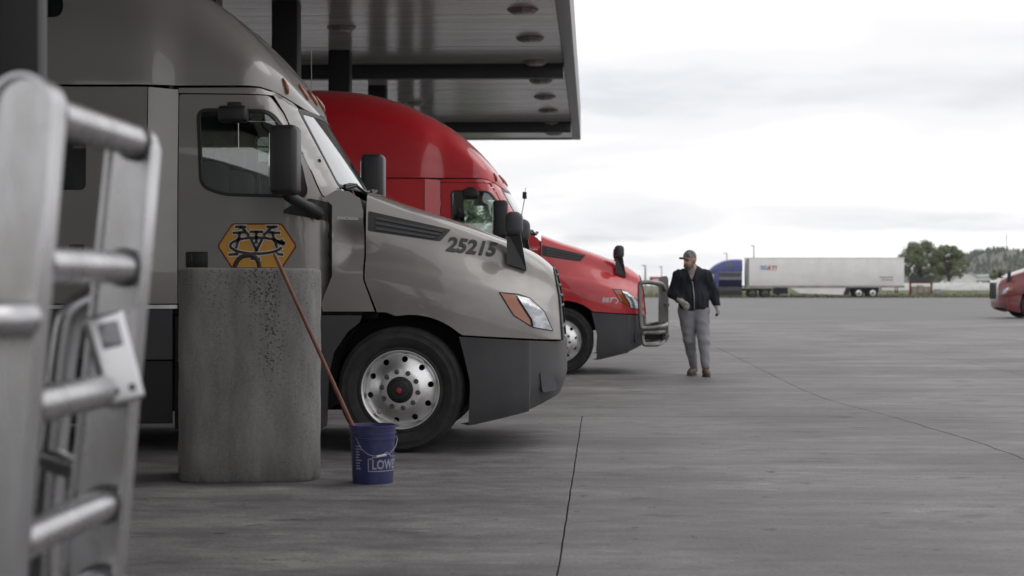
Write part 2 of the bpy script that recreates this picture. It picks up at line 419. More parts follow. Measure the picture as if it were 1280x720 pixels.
def hood_y(x, z):
    q = min(max((x - hxr(z)) / (hxn(z) - hxr(z)), 0), 1); k = round(-.277 + q * HL, 3)
    if k not in _sec:
        s = sorted((p[1], p[0]) for p in hood_sec(k)); _sec[k] = ([a for a, b in s], [b for a, b in s])
    return float(np.interp(z, *_sec[k]))
def hside(s):
    def fn(a, b, off=0): return (a, s * (hood_y(a, b) + off), b)
    return fn
_cache = {}
def cached(key, make):
    if key not in _cache: _cache[key] = make()
    return _cache[key]
def repaint(me, paint_m):
    """same mesh with another paint in the slots that hold paint"""
    c = me.copy()
    for i, m in enumerate(c.materials):
        if m == GREY: c.materials[i] = paint_m
    return c

def rim_mesh(m=None):
    m = m or ALU
    def circ(r, n, cx=0, cy=0): return [(cx + r * math.cos(2 * math.pi * k / n), cy + r * math.sin(2 * math.pi * k / n)) for k in range(n)]
    prof = [(0, .020), (.105, .020), (.160, .016), (.178, .006), (.20, -.006), (.24, -.026), (.268, -.042)]
    holes = [circ(.0235, 12, .236 * math.cos(a), .236 * math.sin(a)) for a in [math.pi * (2 * k + 1) / 10 for k in range(10)]]
    def fn(a, b, off=0): return (a, -(interp(prof, math.hypot(a, b)) + off), b)
    me = panel_mesh(circ(.2685, 60), fn, m, holes, 0.016, 0.010, NUT, sharp=50)
    V = [tuple(v.co) for v in me.vertices]; F = [tuple(p.vertices) for p in me.polygons]; fm = [p.material_index for p in me.polygons]
    lip = MB().lathe([(.267, .055), (.267, .040), (.272, .030), (.281, .012), (.289, -.001), (.296, -.006), (.303, -.005), (.307, .002), (.306, .02)], 60, 'y')
    o = len(V); V += lip.v; F += [tuple(i + o for i in f) for f in lip.f]; fm += [0] * len(lip.f)
    return mesh(V, F, m, 50, mats=[m, NUT], fm=fm, recalc=False)
def tyre_mesh():
    mb = MB()
    pr = [(.292, .0), (.30, .004), (.318, .006), (.332, -.002), (.345, .012), (.395, .022), (.402, .024), (.41, .02), (.445, .012), (.449, .014), (.453, .008), (.474, -.012), (.482, -.03)]
    w = .275
    tread = []
    for g in (.055, .10, .145, .19, .235):
        tread += [(.485, -g + .008), (.474, -g + .005), (.474, -g - .005), (.485, -g - .008)]
    pr2 = pr + tread + [(r, -w - y) for r, y in pr[::-1]]
    mb.lathe([(r, -y) for r, y in pr2], 56, 'y')
    return mesh(mb.v, mb.f, RUBBER, 40)
def hub_mesh():
    mb = MB(); mb.lathe([(.0, -.085), (.03, -.085), (.033, -.076), (.066, -.072), (.078, -.062), (.082, -.04), (.098, -.034), (.102, -.024), (.102, .05)], 28, 'y')
    return mesh(mb.v, mb.f, DARKST, 30)
def wheel(parent, x, yc, s, z=AXZ, lugs=True, sc=1.0, dull=False):
    """s=-1: outer face towards -y"""
    w = link('wheel', cached('rimd', lambda: rim_mesh(DULL)) if dull else cached('rim', rim_mesh), parent); w.location = (x, yc, z); w.rotation_euler = (0, R(8), 0 if s < 0 else math.pi); w.scale = (sc,) * 3
    link('tyre', cached('tyre', tyre_mesh), w)
    h = link('hub', cached('hub', hub_mesh), w)
    if lugs:
        link('hub_cap', cached('hubcap', lambda: mesh(*(lambda b: (b.v, b.f))(MB().lathe([(0, -.097), (.012, -.099), (.020, -.096), (.022, -.08)], 16, 'y')), REDHUB)), w)
        nut = cached('nut', lambda: mesh(*(lambda b: (b.v, b.f))(MB().lathe([(0, -.060), (.012, -.060), (.017, -.052), (.019, -.03), (.021, -.014)], 8, 'y')), NUT))
        for k in range(10):
            a = math.pi * 2 * k / 10; n = link('lug_nut', nut, w); n.location = (.140 * math.cos(a), 0, .140 * math.sin(a))
    return w

WIN = rounded([(-1.575, 2.645), (-1.01, 2.632), (-.885, 2.46), (-.775, 2.22), (-.715, 1.965), (-1.37, 1.985), (-1.545, 2.05)], 0.075, 6)
DOOR = rounded([(-1.72, 2.765), (-1.03, 2.755), (-.93, 2.62), (-.70, 2.16), (-.622, 1.985), (-.536, 1.90), (-.536, 1.36), (-.622, 1.145), (-1.72, 1.145)], 0.025, 3)
def shrink(poly, d):
    n = len(poly); out = []
    A = sum(poly[i][0] * poly[(i + 1) % n][1] - poly[(i + 1) % n][0] * poly[i][1] for i in range(n)); sg = 1 if A > 0 else -1
    for i in range(n):
        a, b, c = Vector(poly[i - 1]), Vector(poly[i]), Vector(poly[(i + 1) % n]); t = (c - a)
        if t.length < 1e-9: out.append(tuple(b)); continue
        t.normalize(); out.append((b.x - t.y * d * sg, b.y + t.x * d * sg))
    return out
def tractor(name, label, paint_m, loc, rz=0, near=True, bull=False, chrome_grille=False, rear=True, group=None, far=False):
    T = thing(name, label, 'truck', loc, rz, group)
    def P(key, make): return repaint(cached(key, make), paint_m) if paint_m is not GREY else cached(key, make)
    st = 0.12
    # ---- roof fairing
    def roof():
        xs = [-.789 - 3.56 * (1 - math.cos(t * math.pi / 2)) ** 0.92 for t in np.linspace(0, 1, 34)]
        As = np.linspace(0, math.pi / 2, 16)
        g = MB(); g.grid([[roof_pt(x, a, -1) for a in As] + [roof_pt(x, a, 1) for a in As[::-1][1:]] for x in xs])
        n = len(As) * 2 - 1; e = len(g.v) - n; g.f.append(tuple(range(e, e + n)))      # rear closing wall
        return mesh(g.v, g.f, GREY, 40)
    rf = link('roof_fairing', P('roof', roof), T)
    for s in (-1, 1) if paint_m in (GREY, BLUE) else ():
        wdw = rounded([(-3.35, 3.72), (-2.85, 3.72), (-2.62, 3.52), (-2.62, 3.36), (-3.35, 3.36)], .12, 5)
        link('upper_window', cached(('uw', s), lambda: panel_mesh(wdw, lambda a, b, o=0: (a, s * (roof_y(a, b) + o), b), DARKGLASS, step=.12, th=.02, off=.004)), rf)
    for y in (-.86, -.43, 0, .43, .86):
        def lamp(y=y):
            z0, z1 = 2.79, 2.92; mb = MB()
            pts = []
            for t in np.linspace(0, 1, 5):
                z = z0 + (z1 - z0) * t; x = -.80
                for _ in range(40):        # march back to the roof skin
                    if roof_y(x, z) >= abs(y) and z <= interp(ROOF, x): break
                    x -= .008
                pts.append((x + .016, y, z))
            mb.tube(pts, [.006, .016, .018, .016, .006], 8)
            return mesh(mb.v, mb.f, AMBER, 60)
        link('marker_lamp', cached(('lamp', y), lamp), rf)
    # ---- cab sides
    for s in (-1, 1):
        sd = side(s)
        link('sleeper_side', P(('sl', s), lambda: panel_mesh([(-4.30, 1.145), (-4.30, 2.83), (-1.952, 2.815), (-1.952, 1.145)], sd, GREY, step=.16, inner=TRIM)), T)
        link('side_pillar', P(('bp', s), lambda: panel_mesh([(-1.944, 1.145), (-1.944, 2.815), (-1.728, 2.80), (-1.728, 1.145)], sd, GREY, step=.1, inner=TRIM)), T)
        hdr = rounded([(-1.722, 2.773), (-1.722, 2.812), (-1.10, 2.812), (-.96, 2.772), (-1.03, 2.763)], .004, 2)
        link('drip_rail', P(('dr', s), lambda: panel_mesh(hdr, sd, GREY, step=.08, off=.012, th=.05, inner=TRIM)), T)
        D = link('door', P(('door', s), lambda: panel_mesh(DOOR, sd, GREY, [WIN], .08, .03, TRIM)), T)
        link('window_glass', cached(('wg', s), lambda: panel_mesh(shrink(WIN, -.006), sd, GLASS, step=.1, th=.004, off=-.016)), D)
        link('window_seal', cached(('ws', s), lambda: panel_mesh(shrink(WIN, -.012), sd, BLACKP, [shrink(WIN, .014)], .06, .02, off=.003)), D)
        link('door_handle', cached(('dh', s), lambda: mesh(*(lambda b: (b.v, b.f))(MB().bbox(-1.66, -1.49, s * 1.196 if s > 0 else -1.212, 1.212 if s > 0 else -1.196, 1.425, 1.545, .006).bbox(-1.625, -1.60, s * 1.20 if s > 0 else -1.235, 1.235 if s > 0 else -1.20, 1.44, 1.53, .008)), BLACKP)), D)
        # mirror foot, arm and head
        def mfoot(): return panel_mesh(rounded([(-.90, 1.865), (-.84, 1.90), (-.70, 1.955), (-.55, 1.925), (-.545, 1.78), (-.905, 1.84)], .012, 2), sd, BLACKP, step=.1, off=.012, th=.014)
        M = link('door_mirror', cached(('mh', s), lambda: mesh(*(lambda b: (b.v, b.f))(MB().bbox(-.945, -.735, min(s * 1.34, s * 1.60), max(s * 1.34, s * 1.60), 1.965, 2.49, .045, seg=3)), MIRRORP)), T)
        link('mirror_glass', cached(('mg', s), lambda: mesh(*(lambda b: (b.v, b.f))(MB().bbox(-.952, -.940, min(s * 1.38, s * 1.565), max(s * 1.38, s * 1.565), 2.02, 2.43, .005)), CHROME)), M)
        link('mirror_arm', cached(('ma', s), lambda: mesh(*(lambda b: (b.v, b.f))(MB().tube(catmull([(-.86, s * 1.47, 2.04), (-.82, s * 1.45, 1.965), (-.72, s * 1.34, 1.895), (-.62, s * 1.22, 1.83)], 5), [.04] * 5 + [.045] * 6 + [.05] * 5, 12)), BLACKP)), M)
        link('mirror_foot', cached(('mf', s), mfoot), M)
        if paint_m is GREY and s > 0: M.location.x = .30          # this truck carries its far mirror further forward
        link('lookdown_mirror', cached(('lm', s), lambda: mesh(*(lambda b: (b.v, b.f))(MB().bbox(-1.40, -1.17, min(s * 1.17, s * 1.29), max(s * 1.17, s * 1.29), 2.535, 2.665, .03, seg=3).bbox(-1.34, -1.23, min(s * 1.17, s * 1.20), max(s * 1.17, s * 1.20), 2.66, 2.70, .008)), BLACKP)), D)
        # A pillar trim, cowl panel
        pil = rounded([(-1.03, 2.80), (-1.0, 2.79), (-.90, 2.730), (-.868, 2.695), (-.812, 2.585), (-.535, 2.09), (-.50, 2.03), (-.575, 1.955), (-.61, 1.985), (-.69, 2.165), (-.92, 2.625)], .012, 3)
        pl = link('windscreen_pillar', P(('pil', s), lambda: panel_mesh(pil, sd, GREY, step=.045, off=.006, th=.04, inner=TRIM)), T)
        link('pillar_button', cached(('pb', s), lambda: mesh(*(lambda b: (b.v, b.f))(MB().lathe([(.0, s * (cab_y(-.66, 2.26) + .016)), (.013, s * (cab_y(-.66, 2.26) + .016)), (.015, s * (cab_y(-.66, 2.26) + .006))], 14, 'y', (-.66, 0, 2.26))), PLASTIC)), pl)
        def cowl_fn(a, b, off=0):
            d = math.exp(-((b - 1.60) / .13) ** 4) * min(max((a + .515) / .10, 0), 1) * .085
            y = 1.195 - .015 * max(a + .42, 0) - .07 * max(b - 1.75, 0) - d
            return (a, s * (y + off), b)
        cw = [(-.528, 1.36), (-.528, 1.90), (-.595, 1.962), (-.50, 2.02), (-.40, 2.01), (-.315, 1.955), (-.29, 1.86), (-.29, 1.33), (-.20, 1.085), (-.60, 1.085), (-.612, 1.145)]
        cp = link('cowl_panel', P(('cw', s), lambda: panel_mesh(cw, cowl_fn, GREY, step=.045, inner=TRIM)), T)
        if not far:
            link('model_name_badge', cached(('cas', s), lambda: text_mesh('CASCADIA', .030, (lambda a, b, o=0: cowl_fn(-.49 + a if s < 0 else -.33 - a, 1.795 + b - .05 * a, o + .002)), ALU, .0006, .2, .003, 1.15)), cp)
    # ---- windscreen
    def wsf(a, b, off=0): return front(a * (1 if b > 2.3 else 1), b, off)
    ws = rounded([(-.90, 2.06), (-.76, 2.67), (.76, 2.67), (.90, 2.06)], .05, 4)
    W_ = link('windscreen', cached('wsg', lambda: panel_mesh(ws, wsf, WSGLASS, step=.12, th=.005)), T)
    link('windscreen_seal', cached('wss', lambda: panel_mesh(rounded([(-.918, 2.045), (-.778, 2.69), (.778, 2.69), (.918, 2.045)], .05, 4), wsf, BLACKP, [rounded([(-.885, 2.08), (-.745, 2.65), (.745, 2.65), (.885, 2.08)], .05, 4)], .06, .02, off=.004)), W_)
    for y0, y1 in ((-.86, -.12), (.02, .76)):
        def wiper(y0=y0, y1=y1):
            mb = MB()
            mb.tube([(cab_x(y, 2.075) + .035, y, 2.07 + .02 * math.sin(6 * t)) for t, y in zip(np.linspace(0, 1, 8), np.linspace(y0, y1, 8))], .013, 8)
            mb.tube([(cab_x(y0, 2.05) + .02, y0, 2.05), (cab_x(y0 + .2, 2.08) + .06, y0 + .2, 2.085)], .016, 8)
            return mesh(mb.v, mb.f, BLACKP)
        link('wiper', cached(('wip', y0), wiper), W_)
    # ---- hood
    def hood():
        qs = list(np.linspace(0, .88, 44)) + list(np.linspace(.895, 1, 12)); g = []
        for q in qs:
            sec = hood_sec(-.277 + q * HL)
            g.append([(hood_x(q, z), -y, z) for y, z in sec] + [(hood_x(q, z), y, z) for y, z in sec[::-1][1:]])
        mb = MB().grid(g)
        return mesh(mb.v, mb.f, GREY, 50)
    H = link('hood', P('hood', hood), T)
    for s in (-1, 1):
        hs = hside(s)
        vent = rounded([(-.262, 1.862), (.37, 1.722), (.29, 1.63), (-.262, 1.708)], .012, 2)
        V = link('hood_vent', cached(('vent', s), lambda: panel_mesh(vent, hs, BLACKP, step=.06, off=.006, th=.02)), H)
        for k in range(3):
            def louv(k=k):
                t0, t1 = .20 + .27 * k, .34 + .27 * k
                def e(x, t): zt_, zb_ = np.interp(x, [-.262, .37], [1.862, 1.722]), np.interp(x, [-.262, .29], [1.708, 1.63]); return zt_ + (zb_ - zt_) * t
                x1 = .30 - .03 * k
                return panel_mesh([(-.20, e(-.20, t1)), (x1, e(x1, t1)), (x1 + .03, e(x1 + .03, t0)), (-.20, e(-.20, t0))], hs, PLASTIC, step=.08, off=.018, th=.01)
            link('louvre', cached(('lv', s, k), louv), V)
        hl = rounded([(.748, 1.237), (.90, 1.222), (.99, 1.19), (1.10, 1.085), (1.172, .925), (1.01, .958), (.865, 1.05)], .012, 3)
        HLo = link('headlight', cached(('hl', s), lambda: panel_mesh(hl, hs, BLACKP, step=.06, off=.004, th=.03)), T)
        link('headlight_lens', cached(('hlb', s), lambda: panel_mesh(shrink(rounded([(.875, 1.218), (.99, 1.19), (1.10, 1.085), (1.172, .925), (1.01, .958), (1.0, 1.02)], .01, 3), .007), hs, LENS, step=.04, off=.014, th=.02)), HLo)
        link('turn_lamp', cached(('hla', s), lambda: panel_mesh(shrink(rounded([(.752, 1.235), (.87, 1.218), (.995, 1.02), (1.005, .96), (.865, 1.05)], .01, 3), .007), hs, AMBER, step=.05, off=.012, th=.02)), HLo)
        def hoodmirror():
            mb = MB(); y = s * (hood_y(.86, 1.45) + .0)
            y2 = s * (hood_y(.83, 1.6) + .11)
            poly = [(.80, 1.455), (.955, 1.405), (.905, 1.70), (.80, 1.72)]
            for (a, b) in ((0, 1),):
                V = [(x, s * hood_y(x, z) - s * .02 if z < 1.6 else y2 - s * .02, z) for x, z in poly] + [(x, s * (hood_y(x, z) + .035) if z < 1.6 else y2 + s * .04, z) for x, z in poly]
                mb.add(V, [(0, 1, 2, 3), (7, 6, 5, 4), (0, 4, 5, 1), (1, 5, 6, 2), (2, 6, 7, 3), (3, 7, 4, 0)])
            return mesh(mb.v, mb.f, BLACKP, 40)
        st_ = link('hood_mirror', cached(('hms', s), hoodmirror), T)
        def hm_head():
            y2 = s * (hood_y(.83, 1.6) + .11); mb = MB()
            mb.bbox(.785, .925, min(y2 - s * .10, y2 + s * .10), max(y2 - s * .10, y2 + s * .10), 1.675, 1.865, .055, seg=4)
            return mesh(mb.v, mb.f, PLASTIC, 50)
        link('mirror_head', cached(('hmh', s), hm_head), st_)
        link('arch_liner', cached(('al', s), lambda: mesh(*(lambda b: (b.v, b.f))(MB().lathe([(ARCH_R + .005, s * 1.165), (ARCH_R + .01, s * .55)], 24, 'y', (0, 0, AXZ), R(-25), R(195))), CHASSIS)), T)
        wheel(T, 0, s * 1.205, s, lugs=not far)
    # ---- grille
    def grille():
        sec = hood_sec(-.277 + HL); R_ = [(hood_x(1, z) - .004, -y + .004, z) for y, z in sec]; L_ = [(x, -y, z) for x, y, z in R_]; n = len(R_)
        return mesh(R_ + L_, [(i, i + 1, n + i + 1, n + i) for i in range(n - 1)], CHROME if chrome_grille else BLACKP)
    G = link('grille', grille(), T)
    def surround():
        mb = MB(); sec = hood_sec(-.277 + HL)
        pts = [(hood_x(1, z) + .004, -y, z) for y, z in sec] + [(hood_x(1, z) + .004, y, z) for y, z in sec[::-1][1:]]
        mb.tube(pts, .008, 6); return mesh(mb.v, mb.f, BLACKP, 60)
    link('grille_surround', cached('gs', surround), G)
    for k in range(6):
        z = .95 + .085 * k
        def slat(z=z):
            w_ = float(np.interp(z, [.9, 1.1, 1.43], [.76, .70, .5])); mb = MB(); mb.bbox(hxn(z) - .02, hxn(z) + .016, -w_, w_, z - .010, z + .010, .005); return mesh(mb.v, mb.f, NUT)
        link('grille_bar', cached(('sl', k), slat), G)
    if chrome_grille:
        mb = MB(); mb.bbox(1.12, 1.285, -.60, .60, .66, 1.47, .04, seg=3)
        link('grille_shell', mesh(mb.v, mb.f, mat('satin_chrome', (.6, .6, .61), .3, 1.0)), G)
        for k in range(9): MB().bbox(1.28, 1.30, -.52 + k * .13 - .02, -.52 + k * .13 + .02, .74, 1.38, .006).build('grille_slat', DARKST, G)
    # ---- bumper
    def bumper():
        plan = catmull([(.46, 1.205), (.62, 1.20), (.80, 1.182), (.93, 1.152), (.985, 1.128)], 4) + catmull([(1.0, 1.108), (1.09, .99), (1.17, .85), (1.225, .68), (1.255, .4), (1.262, 0)], 5)
        zb = [(.46, .212), (.522, .219), (.92, .30), (1.1, .35), (1.21, .40), (1.27, .42)]
        rows = []
        for x, y in plan:
            b_, t_ = interp(zb, x), interp([(.46, .893), (1.25, .842)], x); r = []
            for t in np.linspace(0, 1, 9):
                z = b_ + (t_ - b_) * t; x0 = interp([(.21, .522), (.53, .54), (.75, .49), (.9, .448)], z)
                xx = x + (x0 - .46) * max(.9 - x, 0) / .44; bu = .022 * math.sin(math.pi * min(t * 1.2, 1)) - (.03 if t == 0 else 0)
                tk = .05 * max(1 - t / .38, 0) ** 1.3 * (x > .99)
                r.append((xx - tk * min((x - .9) * 5, 1), y + bu * .5 * (x <= .99) - tk * .6 * (y > .3), z))
            r = [(r[0][0] - .07, max(r[0][1] - .07, 0) if y > 0 else 0, r[0][2] + .01)] + r + [(r[-1][0] - .05, max(r[-1][1] - .05, 0), r[-1][2] + .002)]
            rows.append(r)
        g = [[(x, -y, z) for x, y, z in r] for r in rows] + [[(x, y, z) for x, y, z in r] for r in rows[::-1][1:]]
        mb = MB().grid(g); return mesh(mb.v, mb.f, PLASTIC, 22)
    B = link('bumper', cached('bump', bumper), T)
    if chrome_grille:
        B.data = B.data.copy(); B.data.materials[0] = paint_m
    for s in (-1, 1):
        def pocket():
            pl_ = [(1.0, 1.108), (1.09, .99), (1.17, .85), (1.225, .68), (1.255, .4)]
            def fn(a, b, off=0): return (a + off * .7 + .012, s * (np.interp(a, [p[0] for p in pl_], [p[1] for p in pl_]) + off * .7 + .012), b)
            return panel_mesh(rounded([(1.06, .615), (1.11, .61), (1.17, .56), (1.195, .47), (1.08, .45)], .03, 3), fn, PLASTIC, step=.04, off=-.007, th=.03)
        link('fog_lamp_cover', cached(('fp', s), pocket), B)
    # ---- lower side: skirt, steps, chassis
    for s in (-1, 1):
        def y0(a, b, off=0): return (a, s * (1.185 + flare(a) + off), b)
        sk = rounded([(-.30, 1.055), (-.315, 1.0), (-.41, .925), (-.515, .77), (-.555, .59), (-.57, .20), (-.66, .17), (-.66, 1.055)], .01, 2)
        link('wheel_fairing', cached(('wf', s), lambda: panel_mesh(sk, y0, PLASTIC, step=.12)), T)
        def steps():
            mb = MB(); a, b = sorted((s * 1.02, s * 1.16)); mb.bbox(-1.76, -.665, a, b, .17, 1.05, .01); return mesh(mb.v, mb.f, CHASSIS)
        S_ = link('step_box', cached(('sb', s), steps), T)
        for z in (.40, .72):
            a, b = sorted((s * 1.05, s * 1.21))
            link('step_tread', cached(('st', s, z), lambda: mesh(*(lambda m_: (m_.v, m_.f))(MB().bbox(-1.72, -.68, a, b, z - .02, z, .005)), ALU)), S_)
        link('side_skirt', cached(('ss', s), lambda: panel_mesh([(-4.3, .22), (-4.3, .70), (-1.77, .70), (-1.77, .22)], y0, BLACKP, step=.3)), T)
        link('storage_skirt', cached(('ss2', s), lambda: panel_mesh([(-4.3, .715), (-4.3, 1.10), (-1.77, 1.10), (-1.77, .715)], y0, PLASTIC, step=.3)), T)
        if not far and s < 0:
            link('skirt_strip', cached(('chs', s), lambda: panel_mesh([(-4.3, 1.106), (-4.3, 1.135), (-1.73, 1.135), (-1.73, 1.106)], y0, ALU, step=.3, off=.01)), T)
            bw = rounded([(-3.0, 2.55), (-2.42, 2.55), (-2.42, 2.02), (-3.0, 2.02)], .05, 4)
            link('bunk_window', cached(('bw', s), lambda: panel_mesh(bw, side(s), DARKGLASS, step=.15, off=.006, th=.02)), T)
            for bx in (-2.75, -2.55):
                link('locker_latch', cached(('lt', s, bx), lambda: mesh(*(lambda m_: (m_.v, m_.f))(MB().bbox(bx, bx + .12, s * 1.29, s * 1.262, 1.50, 1.60, .01)), BLACKP)), T)
    mb = MB()
    for s in (-1, 1): a, b = sorted((s * .39, s * .47)); mb.box(-7.4 if rear else -4.4, .95, a, b, .72, .98)
    mb.box(-.25, 1.0, -.55, .55, .62, 1.30); mb.box(-4.28, -.3, -1.1, 1.1, 1.062, 1.125); mb.box(-4.31, -4.27, -1.2, 1.2, 1.1, 2.86)
    mb.tube([(0, -1.0, .48), (0, 1.0, .48)], .07, 8); mb.box(-4.2, -1.8, -1.05, 1.05, .3, 1.05)
    mb.box(-.45, -.41, -1.04, 1.04, 1.0, 1.98)
    link('chassis', cached(('ch', rear), lambda: mesh(mb.v, mb.f, CHASSIS, 30)), T)
    # ---- cab interior
    for sy in (-.55, .55):
        def seat(sy=sy):
            m = MB()
            m.bbox(-1.55, -1.05, sy - .27, sy + .27, 1.45, 1.62, .05); m.bbox(-1.68, -1.50, sy - .26, sy + .26, 1.55, 2.28, .06); m.bbox(-1.67, -1.56, sy - .14, sy + .14, 2.28, 2.48, .04)
            return mesh(m.v, m.f, SEAT)
        link('seat', cached(('seat', sy), seat), T)
    def dash():
        m = MB(); m.bbox(-.75, -.36, -1.08, 1.08, 1.45, 1.99, .06); m.box(-1.80, -1.77, -1.17, 1.17, 1.1, 2.85)
        m.lathe([(.20, 0), (.22, .015), (.235, 0), (.22, -.015), (.20, 0)], 24, 'x', (-.92, .55, 1.98)); m.tube([(-.92, .55, 1.98), (-.7, .55, 1.85)], .03)
        m.box(-.94, -.92, .36, .74, 1.97, 1.99); m.box(-1.75, -1.12, -1.12, 1.12, 2.79, 2.82)
        return mesh(m.v, m.f, TRIM)
    link('dashboard', cached('dash', dash), T)
    # ---- drive axles
    if rear:
        for x in (-5.35, -6.65):
            for s in (-1, 1):
                wheel(T, x, s * 1.21, s, lugs=False, dull=True); wheel(T, x, s * .88, s, lugs=False, dull=True)
        m = MB(); m.bbox(-6.6, -5.4, -.55, .55, 1.06, 1.2, .04)
        for x in (-5.35, -6.65): m.tube([(x, -1.1, .485), (x, 1.1, .485)], .09, 8)
        link('coupling_plate', cached('cpl', lambda: mesh(m.v, m.f, CHASSIS)), T)
    if bull: bull_bar(T)
    return T

def bull_bar(T):
    TB = mat('guard_tube', (0.32, 0.31, 0.30), 0.46, 0.9, noise=(5, 5, (1, 1, 1), 0.35, 0.7), col2=(0.22, 0.21, 0.20))
    up = None
    for y in (-.42, .42):
        m = MB(); m.prism(rounded([(1.47, .44), (1.47, 1.37), (1.515, 1.42), (1.565, 1.42), (1.585, 1.36), (1.585, .50), (1.55, .44)], .02, 3), y - .03, y + .03)
        u = m.build('guard_upright', TB, T); up = up or u
    for z in (.55, .72, 1.0, 1.31):
        MB().tube([(1.55, -1.0, z), (1.55, 1.0, z)] if z not in (1.31, .72) else [(1.55, -.44, z), (1.55, .44, z)], .027, 10).build('guard_rail', TB, T)
    for s in (-1, 1):
        P_ = [(1.53, .44, 1.22), (1.47, .78, 1.30), (1.34, .97, 1.325), (1.20, 1.0, 1.325), (1.15, 1.0, 1.28), (1.15, 1.0, 1.05), (1.165, 1.0, .72), (1.21, 1.0, .665), (1.40, 1.0, .675), (1.52, .85, .70), (1.55, .44, .72)]
        MB().tube(catmull([(x, s * y, z) for x, y, z in P_], 5), .031, 10).build('guard_loop', TB, T)
        P_ = [(1.52, .44, .60), (1.40, .95, .60), (1.23, 1.0, .60), (1.19, 1.0, .56), (1.20, 1.0, .46), (1.24, 1.0, .425), (1.42, .95, .43), (1.52, .44, .47)]
        MB().tube(catmull([(x, s * y, z) for x, y, z in P_], 5), .029, 10).build('guard_loop', TB, T)
        MB().box(1.0, 1.5, s * .5 - .02, s * .5 + .02, .48, .62).build('guard_bracket', DARKST, T)
# ================================================================== the setting
def concrete_extra(nt, b):
    N, L = nt.nodes, nt.links
    g = N.new('ShaderNodeNewGeometry'); oi = N.new('ShaderNodeObjectInfo')
    def noise(scale, st, det=5, ro=.6):
        mp = N.new('ShaderNodeMapping'); mp.inputs['Scale'].default_value = st; L.new(g.outputs['Position'], mp.inputs[0])
        n = N.new('ShaderNodeTexNoise'); n.inputs['Scale'].default_value = scale; n.inputs['Detail'].default_value = det; n.inputs['Roughness'].default_value = ro
        L.new(mp.outputs[0], n.inputs['Vector']); return n.outputs['Fac']
    def rng_(v, a, b_, c, d):
        m = N.new('ShaderNodeMapRange'); m.inputs[1].default_value = a; m.inputs[2].default_value = b_; m.inputs[3].default_value = c; m.inputs[4].default_value = d
        L.new(v, m.inputs[0]); return m.outputs[0]
    def mul(a, c):
        m = N.new('ShaderNodeMath'); m.operation = 'MULTIPLY'
        for i, v in enumerate((a, c)):
            if isinstance(v, float): m.inputs[i].default_value = v
            else: L.new(v, m.inputs[i])
        return m.outputs[0]
    streak = rng_(noise(.9, (.5, 1.25, 1), 7, .68), .40, .62, .66, 1.20)       # wheel tracks run along the lanes
    fine = rng_(noise(5.5, (.7, 1.3, 1), 6, .74), .38, .62, .80, 1.19)
    blotch = rng_(noise(.33, (1, 1, 1), 5), .40, .62, 1.16, .78)
    grain = rng_(noise(45, (1, 1, 1), 4, .7), .36, .64, .80, 1.18)
    track = rng_(noise(1.3, (.06, 2.6, 1), 3, .5), .40, .66, .90, 1.06)
    oil = rng_(noise(1.7, (.8, 1.2, 1), 4, .6), .585, .71, 1.0, .55)
    oil = mul(oil, rng_(noise(7, (1, 1, 1), 2, .5), .68, .73, 1.0, .5))
    pale = rng_(noise(2.6, (.55, 2.2, 1), 4, .6), .645, .70, 1.0, 1.38)
    blotch = mul(blotch, track)
    slab = rng_(oi.outputs['Random'], 0, 1, .90, 1.08)
    v = mul(mul(mul(streak, fine), mul(blotch, grain)), mul(mul(oil, slab), pale))
    cm = N.new('ShaderNodeMix'); cm.data_type = 'RGBA'; cm.blend_type = 'MULTIPLY'; cm.inputs[0].default_value = 1
    cm.inputs[6].default_value = (.196, .188, .186, 1)
    cb = N.new('ShaderNodeCombineColor'); [L.new(v, cb.inputs[i]) for i in range(3)]; L.new(cb.outputs[0], cm.inputs[7])
    L.new(cm.outputs[2], b.inputs['Base Color'])
    L.new(rng_(mul(streak, fine), .6, 1.3, .58, .80), b.inputs['Roughness'])
    bp = N.new('ShaderNodeBump'); bp.inputs['Strength'].default_value = .22; bp.inputs['Distance'].default_value = .006
    L.new(noise(28, (1, 1, 1), 7, .7), bp.inputs['Height']); L.new(bp.outputs[0], b.inputs['Normal'])
SLAB = mat('yard_concrete', (.2, .2, .2), .6, 0, .40, extra=concrete_extra)
JOINT = mat('joint_filler', (.02, .019, .018), .9)
ASPH = mat('asphalt', (.115, .113, .113), .7, noise=(.35, 6, (.5, 2.0, 1), .35, .7), col2=(.175, .17, .168), bump=(40, .3, .01), coords='World')
GRASS = mat('verge_grass', (.055, .075, .03), .9, noise=(.25, 6, (1, 2, 1), .35, .65), col2=(.13, .125, .06), coords='World')
EARTH = mat('far_ground', (.11, .105, .06), .95, noise=(.05, 5, (1, 1, 1), .35, .65), col2=(.07, .08, .04), coords='World')

def sheet(name, x0, x1, y0, y1, z, m, nx=2, ny=2, fn=None):
    mb = MB(); mb.grid([[(x, y, z + (fn(x, y) if fn else 0)) for y in np.linspace(y0, y1, ny)] for x in np.linspace(x0, x1, nx)])
    return tag(mb.build(name, m), kind='structure')
sheet('ground', -1500, 3000, -200, 4200, -.16, EARTH, 20, 20)
pad = tag(MB().box(-34, 34, -10, 64.5, -.155, -.02).build('concrete_yard', JOINT), kind='structure')
J = [lambda y, k=k: -.13 + k * 3.55 for k in range(-9, 0)] + [lambda y: -.10 - .006 * (17 - y) if y < 17.3 else -1.25] + \
    [lambda y: interp([(5, 3.3), (12, 3.24), (14.4, 3.17), (17.2, 2.95), (19.8, 2.64), (22, 2.58), (60, 2.56)], y)] + [lambda y, k=k: 6.15 + .012 * (y - 25) * (k == 0) + k * 3.6 for k in range(0, 8)]
YS = [-9.9, 3.0, 17.3, 31.6, 46.0, 64.4]
